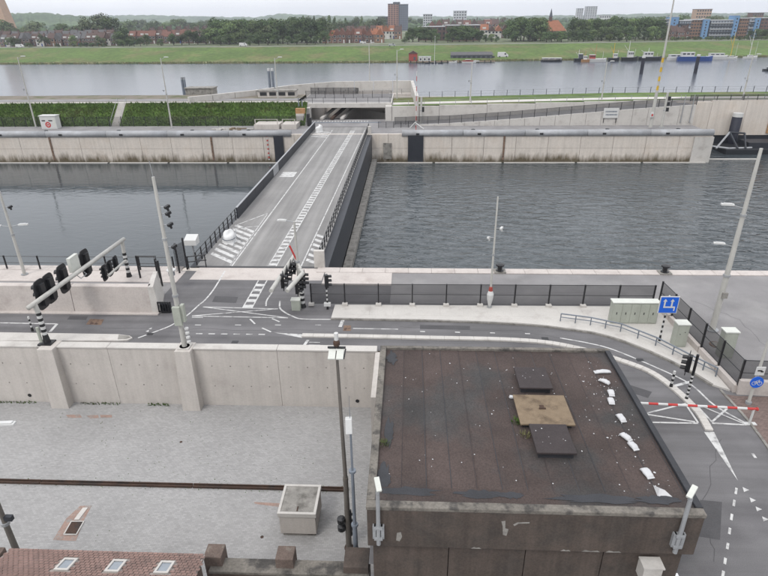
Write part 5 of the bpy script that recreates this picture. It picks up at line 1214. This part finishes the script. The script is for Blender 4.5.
boat('long white fishing boat with orange mast', 587,606,61.8, white_m, boat_red, 1.3, (-.4,-.1,2.4), 9.5, orange_m, stripe=white_m)
boat('dark fishing boat with tall yellow mast', 608,619,61.3, hull_black, white_m, 1.8, (-.1,.25,2.2), 10, yellow_m)
boat('dark fishing boat with white wheelhouse and white mast', 621,637,61.0, hull_black, white_m, 2.0, (-.15,.2,3.0), 11, white_m)
boat('black fishing boat with white cabin rightmost of the fleet', 638,661,60.6, hull_black, white_m, 1.8, (-.3,.1,2.8), 7, white_m, stripe=dark_clad)
boat('long white house barge moored left of the blue ship', 667,690,60.3, white_m, pale_clad, 1.4, (-.45,.4,1.6))
boat('blue ship with white deckhouse moored at the far bank', 677,712,61.0, hull_blue, white_m, 2.0, (-.42,-.05,2.6), 5, white_m, stripe=hull_blue)
boat('white barge moored right behind the blue ship', 706,727,59.3, white_m, white_m, 1.6, (-.4,.3,1.6))
boat('white sailing yacht with tall yellowish mast', 725,737,59.2, white_m, white_m, .9, (-.2,.15,.8), 15.0, yellow_m, B=3)
boat('white sailing yacht moored rightmost near the frame edge', 743,757,58.6, white_m, white_m, .9, (-.2,.15,.9), 16.0, white_m, B=3)
boat('dark small boat on the river at the right frame edge', 763,776,71.0, hull_black, dark_clad, .8, (-.2,.2,.8), B=3)
# landing stage with red shed, white cabins, long dark shed
p = P(413,62.5,WZ); sd_ = thing('boat_shed', 'red boat shed at the left end of the landing stage', 'shed', (p.x,p.y,WZ))
MB().box(p.x-2.6,p.x+2.6,p.y,p.y+5,WZ+.5,WZ+5).build('wall', boat_red, sd_); MB().add([(p.x-2.9,p.y-.3,WZ+5),(p.x+2.9,p.y-.3,WZ+5),(p.x+2.9,p.y+5.3,WZ+5),(p.x-2.9,p.y+5.3,WZ+5),(p.x,p.y-.3,WZ+6.6),(p.x,p.y+5.3,WZ+6.6)],[(0,1,4),(3,5,2),(0,4,5,3),(1,2,5,4)]).build('roof', hroof[1], sd_)
MB().box(p.x+.3,p.x+1.5,p.y-.05,p.y,WZ+1.4,WZ+3.2).build('door', dark_clad, sd_)
for i in range(3):
    q = P(420.5+i*4.2,62.5,WZ); t = thing('white_cabin', '%s of the three white cabins on the landing stage' % ['left','middle','right'][i], 'cabin', (q.x,q.y,WZ))
    MB().box(q.x-1.15,q.x+1.15,q.y,q.y+3,WZ+.8,WZ+3.2).build('wall', white_m, t); MB().box(q.x-1.3,q.x+1.3,q.y-.15,q.y+3.1,WZ+3.2,WZ+3.4).build('roof', pale_clad, t); MB().box(q.x-.5,q.x+.5,q.y-.05,q.y,WZ+1.3,WZ+2.4).build('window', win_m, t)
a, b = P(409,63.4,WZ), P(496,63,WZ)
ls = thing('landing_stage', 'long dark landing stage on piles along the far bank', 'landing stage', (a.x,a.y,WZ)); MB().box(a.x,b.x,a.y+1,a.y+4,WZ+.5,WZ+.85).build('deck', deck_brown, ls)
for i in range(14): MB().cyl((a.x+1+i*(b.x-a.x)/14,a.y+.9,WZ-1),(a.x+1+i*(b.x-a.x)/14,a.y+.9,WZ+1.4),.28,n=6).build('pile', hull_black, ls)
a, b = P(451,61.2,WZ), P(493,61,WZ); t = thing('long_shed', 'long low dark shed on the landing stage with grey roof', 'shed', (a.x,a.y,WZ))
MB().box(a.x,b.x,a.y+3,a.y+8,WZ+.9,WZ+3.4).build('wall', dark_clad, t); MB().add([(a.x,a.y+2.6,WZ+3.3),(b.x+1,a.y+2.6,WZ+3.3),(b.x,a.y+8.4,WZ+4.9),(a.x,a.y+8.4,WZ+4.9)],[(0,1,2,3)]).build('roof', hroof[2], t)
for i in range(9): MB().box(a.x+1.5+i*3,a.x+3.2+i*3,a.y+2.95,a.y+3,WZ+1.6,WZ+2.6).build('window', win_m, t)
boat('small white boat with red stripe beside the long shed', 462,476,62.9, white_m, boat_red, .8, (-.25,.1,.9), B=2.5, stripe=boat_red)
boat('small white open boat left of the red striped one', 449,457,62.9, white_m, white_m, .7, None, B=2.2)
for i in range(3): boat('small dark rowing boat at the landing stage, %s from the left' % ordn(i), 425+i*6.5,430+i*6.5,63.6, hull_black, white_m, .5, None, B=1.8)
p = P(434,58,-2); t = thing('flag_pole', 'slim white flag pole on the landing stage', 'flag pole', (p.x,p.y-6,WZ)); MB().cyl((p.x,p.y-8,WZ),(p.x,p.y-8,WZ+15),.14,.08,6).build('pole', white_m, t); MB().cyl((p.x,p.y-8,WZ+15),(p.x,p.y-8,WZ+15.3),.2,n=6).build('finial', white_m, t)
def van(label, u, v, m_=white_m, L_=5.0, Hh=2.3):
    p = P(u, v, 2.03); t = thing('parked_van', label, 'van', (p.x,p.y,2.03)); x, y = p.x, p.y
    MB().add([(x-L_/2,y,2.4),(x+L_/2,y,2.4),(x+L_/2,y+1.9,2.4),(x-L_/2,y+1.9,2.4),(x-L_/2+.1,y+.1,2.03+Hh),(x+L_/2-1.5,y+.1,2.03+Hh),(x+L_/2-1.5,y+1.8,2.03+Hh),(x-L_/2+.1,y+1.8,2.03+Hh),(x+L_/2-.1,y+.1,3.2),(x+L_/2-.1,y+1.8,3.2)],[(0,3,2,1),(4,5,6,7),(0,1,8,5,4),(3,7,6,9,2),(3,0,4,7),(5,8,9,6),(1,2,9,8)]).build('body', m_, t)
    for sx_ in (-.32,.32): MB().cyl((x+sx_*L_,y-.05,2.38),(x+sx_*L_,y+.2,2.38),.35,n=10).build('wheel', black_m, t)
    MB().box(x+L_/2-1.9,x+L_/2-1.1,y-.02,y+.06,3.3,3.9).build('window', win_m, t)
van('white van parked on the dike at the far left', 19.5,47.6,L_=6); van('white van parked on the dike before the dense trees', 243,46.3,L_=5.5); van('white car at the orange-roofed houses', 363,43.6,L_=4.5,Hh=1.6)
van('silver car on the dike left of the landing stage', 392,46.4,galv,4.5,1.5); van('white caravan on the far bank grass below the school', 503,57.5,L_=5)

# ================================================================== TOWN
def house_proto(wm, rm, W=6.0, D=9.0, Hw=5.4, Hr=3.6, gable_front=False, dormer=False):
    t = thing('terraced_house', 'x', 'house')
    MB().box(-W/2+.02,W/2-.02,0,D,0,Hw).build('wall', wm, t)
    if gable_front: rf = MB().add([(-W/2,-.3,Hw),(W/2,-.3,Hw),(W/2,D+.3,Hw),(-W/2,D+.3,Hw),(0,-.3,Hw+Hr),(0,D+.3,Hw+Hr)],[(0,1,4),(3,5,2),(0,4,5,3),(1,2,5,4),(0,3,2,1)]).build('roof', rm, t)
    else: rf = MB().add([(-W/2,-.35,Hw-.15),(W/2,-.35,Hw-.15),(W/2,D+.35,Hw-.15),(-W/2,D+.35,Hw-.15),(-W/2,D/2,Hw+Hr),(W/2,D/2,Hw+Hr)],[(0,1,5,4),(3,4,5,2),(0,4,3),(1,2,5),(0,3,2,1)]).build('roof', rm, t)
    MB().box(W/2-1.1,W/2-.4,D/2-.4,D/2+.4,Hw+Hr-.9,Hw+Hr+1.0).build('chimney', hbrick[1], rf)
    for x in (-1.5,1.3):
        for z in (1.0,3.4):
            if z == 1.0 and x > 0: continue
            wn = MB().box(x-.85,x+.85,-.06,.02,z,z+1.5).build('window', white_m, t); MB().box(x-.72,x+.72,-.09,-.06,z+.12,z+1.38).build('pane', win_m, wn)
    MB().box(.9,1.85,-.06,.02,0,2.1).build('door', hull_blue if dormer else white_m, t)
    if dormer: MB().box(-1.5,1.1,.6,2.6,Hw+.2,Hw+1.7).build('dormer', white_m, t)
    return Proto(t)
HP = {}
for wi in range(4):
    for ri in range(4):
        if (wi,ri) in ((0,0),(1,1),(1,0),(0,2),(2,3),(2,1),(3,1),(3,3),(1,2),(0,1)): HP[(wi,ri)] = (house_proto(hbrick[wi],hroof[ri],dormer=(wi+ri) % 2 == 0), house_proto(hbrick[wi],hroof[ri],gable_front=True,Hw=5.0,Hr=4.2))
keys = list(HP)
def house_row(labelf, us, vb, y, seed, kinds, group, gz=2.0, sc_=(1,1,1), gable=.25, step=None):
    r_ = random.Random(seed)
    for i, u in enumerate(us):
        p = PY(u, vb, y); k_ = kinds[r_.randrange(len(kinds))]; pr = HP[k_][1 if r_.random() < gable else 0]
        o = pr.put((p.x, y+r_.uniform(-1.5,1.5), gz), r_.uniform(-.04,.04), (sc_[0],sc_[1],sc_[2]*r_.uniform(.92,1.08)), labelf(i), group)
def urange(a, b, s):
    out = []
    while a <= b: out.append(a); a += s
    return out
house_row(lambda i: 'terraced house in the front row on the left dike, %s from the left' % ordn(i), urange(2,118,6.2), 40, 472, 1, [(1,1),(0,2),(1,2),(1,1),(2,1),(1,2),(3,1)], 'front row of houses on the left dike')
house_row(lambda i: 'brown roofed house in the second row on the left, %s from the left' % ordn(i), urange(-2,112,7.4), 36, 520, 2, [(1,1),(1,2),(0,1),(1,2)], 'second row of houses on the left', sc_=(1.1,1,1.12), gable=.1)
house_row(lambda i: 'red roofed terraced house behind the lawn, %s from the left' % ordn(i), urange(133,212,5.0), 40, 505, 3, [(1,0),(0,0),(1,1),(1,0)], 'long red roofed terrace behind the lawn', sc_=(.95,1,1.1), gable=0)
house_row(lambda i: 'pale gabled house above the red terrace, %s from the left' % ordn(i), urange(150,235,9), 33, 640, 4, [(2,1),(3,1),(0,0)], 'houses above the red terrace', sc_=(1.2,1,1.2), gable=.6)
house_row(lambda i: 'orange roofed house right of the dense trees, %s from the left' % ordn(i), urange(326,384,5.4), 40, 480, 5, [(2,3),(0,0),(2,3),(1,0)], 'orange roofed houses in the middle', sc_=(1,1,1.1), gable=.3)
house_row(lambda i: 'red roofed house behind the orange roofed row, %s from the left' % ordn(i), urange(350,402,6), 35, 560, 6, [(2,1),(0,0),(3,3),(0,1)], 'second middle row of houses', sc_=(1.15,1,1.2), gable=.4)
house_row(lambda i: 'white gabled house between the school and the church, %s from the left' % ordn(i), urange(484,520,7), 39, 560, 7, [(3,1),(3,3),(1,1)], 'houses between school and church', sc_=(1.2,1,1.2), gable=.7)
house_row(lambda i: 'small far house among the trees in the middle distance, %s from the left' % ordn(i), urange(432,520,7), 29, 820, 8, [(0,0),(3,1),(2,1)], 'far middle houses', sc_=(1.6,1.2,1.5), gable=.4)
def block(name, label, u0, u1, vt, y, wm, floors, bays, gz=2.0, winm=win_m, depth=14, roofm=dark_clad, cat='building', balcony=False, top=None):
    a, b = PY(u0, 30, y), PY(u1, 30, y); zt = PY((u0+u1)/2, vt, y).z; x0, x1 = a.x, b.x
    t = thing(name, label, cat, ((x0+x1)/2,y,gz)); MB().box(x0,x1,y,y+depth,gz,zt).build('wall', wm, t); MB().box(x0-.3,x1+.3,y-.3,y+depth+.3,zt,zt+.5).build('roof', roofm, t)
    fh = (zt-gz)/floors; bw_ = (x1-x0)/bays
    for f_ in range(floors):
        for k_ in range(bays): 
            wn = MB().box(x0+bw_*(k_+.18),x0+bw_*(k_+.82),y-.08,y+.05,gz+fh*(f_+.3),gz+fh*(f_+.82)).build('window', winm, t)
        if balcony: MB().box(x0+.3,x1-.3,y-1.2,y-.1,gz+fh*f_+.05,gz+fh*(f_+.27)).build('balcony', pale_clad if f_ % 2 else dark_clad, t)
    return t, x0, x1, zt
block('brick_school', 'flat roofed brown brick school behind the landing stage', 446,480,25.5,500,hbrick[1],4,7,roofm=pale_clad)
block('school_wing', 'long flat pale roof wing of the school left of it', 418,447,27,515,hbrick[1],3,6,roofm=pale_clad)
t, x0, x1, zt = block('apartment_tower', 'tall red brick and dark apartment tower on the skyline', 388,398.5,4,900,tower_brick,14,4)
block('apartment_tower', 'dark glass half of the tall apartment tower', 398.6,408,4.5,902,tower_dark,14,5,winm=dark_clad); block('apartment_block', 'dark lower block at the foot of the tall tower', 378,388,17,900,dark_clad,5,5)
tag(MB().box(PY(393,4,905).x,PY(400,4,905).x,905,912,PY(395,4,905).z,PY(395,2,905).z).build('roof_plant', dark_clad), 'dark plant room on top of the tall tower', 'plant room')
block('pale_tower', 'small pale stepped tower block right of the tall tower', 423,432,14.5,1000,pale_clad,6,4); block('pale_tower', 'distant pale flat block on the skyline mid right', 453,466,11,1500,pale_clad,5,5)
block('white_flat', 'long white far roof between the pale block and the church', 484,494,18.5,1000,white_m,2,5)
block('pale_tower', 'left one of the two pale towers behind the church', 575,581,8.6,1600,pale_clad,9,3); block('pale_tower', 'right taller one of the two pale towers behind the church', 583.5,594.5,6.6,1600,pale_clad,10,5)
block('pale_tower', 'low pale far block right of the two towers', 598,609,15.3,1600,white_m,2,5); block('tan_block', 'tan apartment block on the right skyline', 693,708,9.4,900,tan_clad,6,6); block('tan_block', 'small brick far block at the right skyline', 749,760,13,900,hbrick[0],4,5)
# right-hand apartments: brick blocks, dark glazed parts, blue stair towers
Y0 = 500
apt = [(663,668,19.5,dark_clad,6,2,'dark left end'),(678,690,21,dark_clad,5,5,'dark glazed block left of the brick block'),(690,701,20,hbrick[2],6,4,'orange brick block left of the tall blue stair'),
       (709,732,20.5,dark_clad,6,8,'dark glazed block between two blue stairs'),(738,747,18.5,hbrick[2],6,4,'orange brick block near the right edge'),(747,753,18.5,dark_clad,6,2,'dark narrow block near the right edge'),(759,800,18,hbrick[0],6,12,'red brick block at the right frame edge')]
for u0,u1,vt,mm,f_,b_,nm in apt: block('apartment_block', 'riverside apartments, '+nm, u0,u1,vt,Y0,mm,f_,b_,balcony=mm is dark_clad,roofm=pale_clad,winm=win_m if mm is not dark_clad else pane_m)
for u0,u1,vt,nm in ((669,677,17,'left of the glazed block'),(702,708,19.3,'beside the orange brick block'),(732.5,737,15.5,'standing highest of the four'),(753.5,758.5,18,'near the right frame edge')):
    a, b = PY(u0,30,Y0-2), PY(u1,30,Y0-2); t = thing('stair_tower', 'light blue stair tower '+nm, 'stair tower', (a.x,Y0-2,2)); zt = PY(u0,vt,Y0-2).z
    MB().box(a.x,b.x,Y0-2,Y0+8,2,zt).build('shaft', slate_blue, t); MB().box(a.x-.2,b.x+.2,Y0-2.2,Y0+8.2,zt,zt+.4).build('cap', pale_clad, t)
    for i in range(6): MB().box((a.x+b.x)/2-.5,(a.x+b.x)/2+.5,Y0-2.06,Y0-1.98,3.4+i*(zt-4)/6,4.6+i*(zt-4)/6).build('window', win_m, t)
house_row(lambda i: 'low brick house before the riverside apartments, %s from the left' % ordn(i), urange(664,690,5.5), 35, 488, 9, [(0,0),(2,1),(0,1)], 'low houses before the apartments', gable=.3)
# church
a, b = PY(541,30,520), PY(566,30,520); zt = PY(553,20.3,520).z; ze = PY(553,31,520).z
ch_ = thing('church', 'brick church with large orange-red roof and thin steeple', 'church', ((a.x+b.x)/2,520,2)); MB().box(a.x,b.x,520,538,2,ze).build('wall', hbrick[0], ch_)
MB().add([(a.x-.5,519.5,ze),(b.x+.5,519.5,ze),(b.x+.5,538.5,ze),(a.x-.5,538.5,ze),(a.x+1.5,529,zt),(b.x-5,529,zt)],[(0,1,5,4),(3,4,5,2),(0,4,3),(1,2,5),(0,3,2,1)]).build('roof', hroof[3], ch_)
p = PY(550.5,20,529); zs = PY(550.5,8.5,529).z
MB().box(p.x-1.1,p.x+1.1,528,530.2,zt-1,zt+2.5).build('belfry', hbrick[1], ch_); MB().cyl((p.x,529,zt+2.5),(p.x,529,zs),1.5,.08,8).build('steeple', dark_clad, ch_)
for i in range(6): MB().box(a.x+1.5+i*3.4,a.x+2.6+i*3.4,519.92,520.02,4,ze-1.2).build('window', win_m, ch_)
# brown tower at far left edge
a = PY(6,22,640); tw = thing('brick_tower', 'brown tapering brick tower cut by the left frame edge', 'tower', (a.x-8,640,2)); zt = PY(0,-14,640).z
MB().add([(a.x-18,640,2),(a.x+2,640,2),(a.x+2,656,2),(a.x-18,656,2),(a.x-14,643,zt),(a.x-6,643,zt),(a.x-6,653,zt),(a.x-14,653,zt)],[(0,3,2,1),(4,5,6,7),(0,1,5,4),(1,2,6,5),(2,3,7,6),(3,0,4,7)]).build('shaft', tan_clad, tw)
for i in range(3): MB().box(a.x-12,a.x-9,640.2+i*.7,641.4+i*.7,10+i*9,14+i*9).build('window', win_m, tw)

for pr2 in HP.values():                                     # house kinds that were never placed
    for pr in pr2:
        if not pr.used:
            for q in [pr.root] + list(pr.root.children_recursive): bpy.data.objects.remove(q)
# ================================================================== TREES
def tree_proto(seed, lm, tall=1.0, n=1500, conifer=False):
    r_ = random.Random(seed); t = thing('broadleaf_tree' if not conifer else 'poplar_tree', 'x', 'tree')
    tk = MB().cyl((0,0,0),(0,0,.35),.03,.022,7)
    for i in range(5):
        a = r_.uniform(0,6.3); tk.cyl((0,0,.22+i*.03),(.22*math.cos(a),.22*math.sin(a),.5+r_.uniform(0,.2)),.014,.005,5)
    tk.build('trunk', bark, t)
    lobes = []
    if conifer:
        for i in range(9): lobes.append((r_.uniform(-.05,.05),r_.uniform(-.05,.05),.2+.085*i,.15*(1-abs(i-3)/9),.14))
    else:
        for i in range(13):
            a = r_.uniform(0,6.3); q = .30*math.sqrt(r_.random()); z = r_.uniform(.22,.84); q *= (1.15-.75*max(0,z-.45)/.5)
            lobes.append((q*math.cos(a),q*math.sin(a),z,r_.uniform(.14,.22),r_.uniform(.11,.17)))
    mb = MB()
    for i in range(n):
        lx,ly,lz,lr,lh = lobes[r_.randrange(len(lobes))]
        while True:
            d = Vector((r_.gauss(0,1),r_.gauss(0,1),r_.gauss(0,1)))
            if d.length > .01: break
        d.normalize(); k_ = r_.uniform(.6,1.05)**.5
        c = Vector((lx+d.x*lr*k_, ly+d.y*lr*k_, lz+d.z*lh*k_)); s = r_.uniform(.016,.034)
        nn = (d+Vector((r_.uniform(-.7,.7),r_.uniform(-.7,.7),r_.uniform(-.3,.9)))).normalized(); e1 = nn.cross(Vector((.3,.5,.8))).normalized(); e2 = nn.cross(e1)
        mb.add([c+e1*s+e2*s*.3, c-e1*s*.2+e2*s, c-e1*s-e2*s*.2, c+e1*s*.3-e2*s],[(0,1,2,3)])
    mb.build('crown', lm, t)
    return Proto(t)
TP = [tree_proto(i, leaf[i % 3]) for i in range(6)]; TP += [tree_proto(20+i, leaf[i % 2], conifer=True, n=900) for i in range(2)]
def clump(labelf, specs, group, gz=2.0):
    for i, (u, vt, y, wf, k_) in enumerate(specs):
        p = PY(u, vt, y); h = max(2.5, p.z-gz); hw = h*wf
        TP[k_].put((p.x, y, gz-h*.04), R.uniform(0,6.3), (hw*1.25, hw*1.25, h*1.04), labelf(i), group)
def spread(u0, u1, n, vts, ys, wf, kinds, seed):
    r_ = random.Random(seed); out = []
    for i in range(n):
        u = u0+(u1-u0)*(i+.5)/n+r_.uniform(-1,1); out.append((u, vts[0]+(vts[1]-vts[0])*r_.random(), r_.uniform(*ys), wf*r_.uniform(.85,1.2), kinds[r_.randrange(len(kinds))]))
    return out
def L(txt): return lambda i: txt + ', %s from the left' % ordn(i)
clump(L('large olive tree in the clump above the left houses'), [(80,17,545,.95,2),(90,12.5,550,.95,2),(100,11.8,552,.95,5),(109,15,548,.95,1),(74,21,540,.9,2)], 'clump above the left houses')
clump(L('tree behind the left houses near the brick tower'), [(0,19,600,1,0),(5,21,590,1,1),(12,23,580,1.1,2),(33,20,600,1.2,5),(22,22,600,1.1,2),(60,22,610,1.1,1)], 'trees near the brick tower')
clump(L('round dark bush on the dike edge before the left houses'), [(28,42.5,452,1.6,0),(57,44,452,1.6,0),(80,42.6,452,1.6,0),(86,42,453,1.7,0),(92,42.4,452,1.8,0),(98,42.4,452,1.7,3),(104,43,452,1.6,0),(122,40,452,1.4,3),(128,38,455,1.2,0),(73,44,452,1.3,2)], 'bushes before the left houses')
clump(L('garden tree between the front row houses on the left'), [(12,34,465,.9,2),(42,31,465,.7,2),(72,34,465,.8,1),(99,33,465,.8,2),(118,30,468,1,1),(124,28,475,1,0),(8,37,462,1,0)], 'garden trees left')
clump(L('dark tree before the red roofed terrace'), [(117,33,480,1,0),(124,36,470,1.2,0),(133,39,455,1.3,0),(139,37,458,1.1,3),(145,34,470,1,0),(160,38,462,1.1,1),(172,33,470,1,0),(180,31,472,1,2),(187,29.5,475,1,3),(196,30,478,1,0),(204,28,480,1,0),(211,26,482,1,1)], 'trees before the red terrace')
clump(L('tall dark tree in the dense wood left of centre'), spread(212,258,10,(16.5,20),(480,520),.85,[0,3,1,0],4)+spread(256,326,15,(14.5,19.5),(480,520),.85,[0,3,1,2],5), 'dense wood left of centre')
clump(L('low dark tree at the front edge of the dense wood'), spread(214,330,12,(29,36),(450,468),1.1,[0,3,0,1],6), 'front edge of the dense wood')
clump(L('pale far tree behind the middle houses'), spread(300,386,16,(15,18),(700,800),.8,[7,6,2,5],7), 'far trees behind the middle houses')
clump(L('tree at the left side of the school'), [(409,31,485,1,0),(413,27,490,1,3),(419,25.5,488,1,0),(426,26,486,1,0),(432,28,484,1,3),(437,33,470,1,0),(405,37,465,1.1,2)], 'trees left of the school')
clump(L('tree covering the right side of the school'), [(448,33,470,1,0),(453,25.5,480,1,0),(460,24,482,1.05,3),(467,25,482,1.05,0),(474,27,480,1,0),(480,30,478,1,3),(486,34,472,1.1,0),(492,33,480,1.1,1),(497,36,470,1.1,0)], 'trees right of the school')
clump(L('garden tree between school and church'), [(500,28,600,1,1),(506,26,600,1,0),(494,27,640,1.2,1),(512,20,560,1,0),(505,21,620,1,0)], 'trees between school and church')
clump(L('tall dark tree left of the church'), spread(513,544,8,(15,18),(480,515),.9,[0,3,1],8)+[(516,30,470,1,0),(531,26,472,1,0),(538,24,490,1,3)], 'trees left of the church')
clump(L('low dark tree in front of the church'), spread(545,592,9,(29,35),(458,475),1.15,[0,3,0,1],9), 'trees before the church')
clump(L('tall dark tree right of the church'), spread(574,668,20,(14.5,19),(485,530),.85,[0,3,1,0],10), 'wood right of the church')
clump(L('dark tree at the front of the wood right of the church'), spread(590,668,9,(24,32),(458,478),1.0,[0,3,1],11), 'front of the right wood')
clump(L('far tree behind the riverside apartments'), spread(655,790,16,(12.5,17),(640,760),.9,[1,2,0,5],12), 'trees behind the apartments')
clump(L('low shrub before the riverside apartments'), spread(664,770,19,(36,39.5),(462,478),1.7,[0,1,3,0],13), 'shrubs before the apartments')
clump(L('dark tree near the right frame edge'), [(752,30,482,1,0),(760,28,484,1,3),(767,29,482,1,0),(774,26,484,1,1)], 'trees at the right frame edge')
clump(L('far tree in the skyline band of the town'), spread(118,250,20,(17,22),(820,1100),1.1,[2,5,1,4],14), 'far trees left')
clump(L('far tree beyond the tall tower'), spread(405,520,18,(16.5,20),(950,1250),1.1,[2,5,1,4],15), 'far trees middle')
# far wooded townscape that reads as one mass
wood = MB()
for i in range(2600):
    y = R.uniform(900,2600); x = R.uniform(-.85*y,.8*y); s = R.uniform(5,10); h = R.uniform(6,13)
    n = 6; vs = [(x+s*math.cos(6.28*k/n)*R.uniform(.7,1.2),y+s*math.sin(6.28*k/n)*R.uniform(.7,1.2),1.5) for k in range(n)]+[(x+s*.75*math.cos(6.28*k/n)*R.uniform(.7,1.2),y+s*.75*math.sin(6.28*k/n),1.5+h*R.uniform(.55,.85)) for k in range(n)]+[(x,y,1.5+h)]
    wood.add(vs,[(k,(k+1) % n,n+(k+1) % n,n+k) for k in range(n)]+[(n+k,n+(k+1) % n,2*n) for k in range(n)])
tag(wood.build('distant_woodland', hill_m, kind='stuff'), 'hazy distant woodland between the far roofs and hills', 'woodland')

# work barge in the gate recess
c = P(738,158,WZ)
wbg = thing('work_barge', 'black floating work barge with steel frame in the gate recess', 'barge', (c.x,c.y,WZ))
MB().box(c.x-1,c.x+16,c.y+3,c.y+9,WZ-.3,WZ+1.0).build('hull', hull_black, wbg, bev=.1); MB().box(c.x+4,c.x+16,c.y+4.5,c.y+8.5,WZ+1.0,WZ+2.0).build('deckhouse', navy_m, wbg)
for a, b in (((-2.5,4,1.0),(1,7,3.6)),((1,7,3.6),(4,7,3.4)),((4,7,3.4),(3,3.5,1.0)),((1,7,3.6),(1.5,3.5,1.0)),((-6,5.5,1.6),(0,4,1.0)),((0,4,1.0),(4.5,4.2,1.1))): MB().cyl(Vector(c)+Vector(a), Vector(c)+Vector(b), .2, n=6).build('frame_bar', navy_m if a[2] > 1.2 and a[0] > -3 else galv, wbg)
tag(MB().box(56.4,66.5,111.5,112.0,WZ-.15,WZ+.14).build('floating_fender', concrete_pale), 'pale floating timber boom across the mouth of the gate recess', 'fender')

# ================================================================== HAZE
hz = MB().box(-4200,4200,-60,5200,-12,95).build('haze', None); hz['kind'] = 'stuff'; tag(hz, 'thin pale haze softening the far bank and hills', 'haze')
HM = bpy.data.materials.new('haze'); HM.use_nodes = True; n_ = HM.node_tree.nodes; n_.remove(n_['Principled BSDF'])
pv_ = n_.new('ShaderNodeVolumePrincipled'); pv_.inputs['Color'].default_value = (.86,.91,1,1); pv_.inputs['Density'].default_value = .00016; pv_.inputs['Anisotropy'].default_value = .2
HM.node_tree.links.new(pv_.outputs[0], n_['Material Output'].inputs['Volume']); hz.data.materials.append(HM)
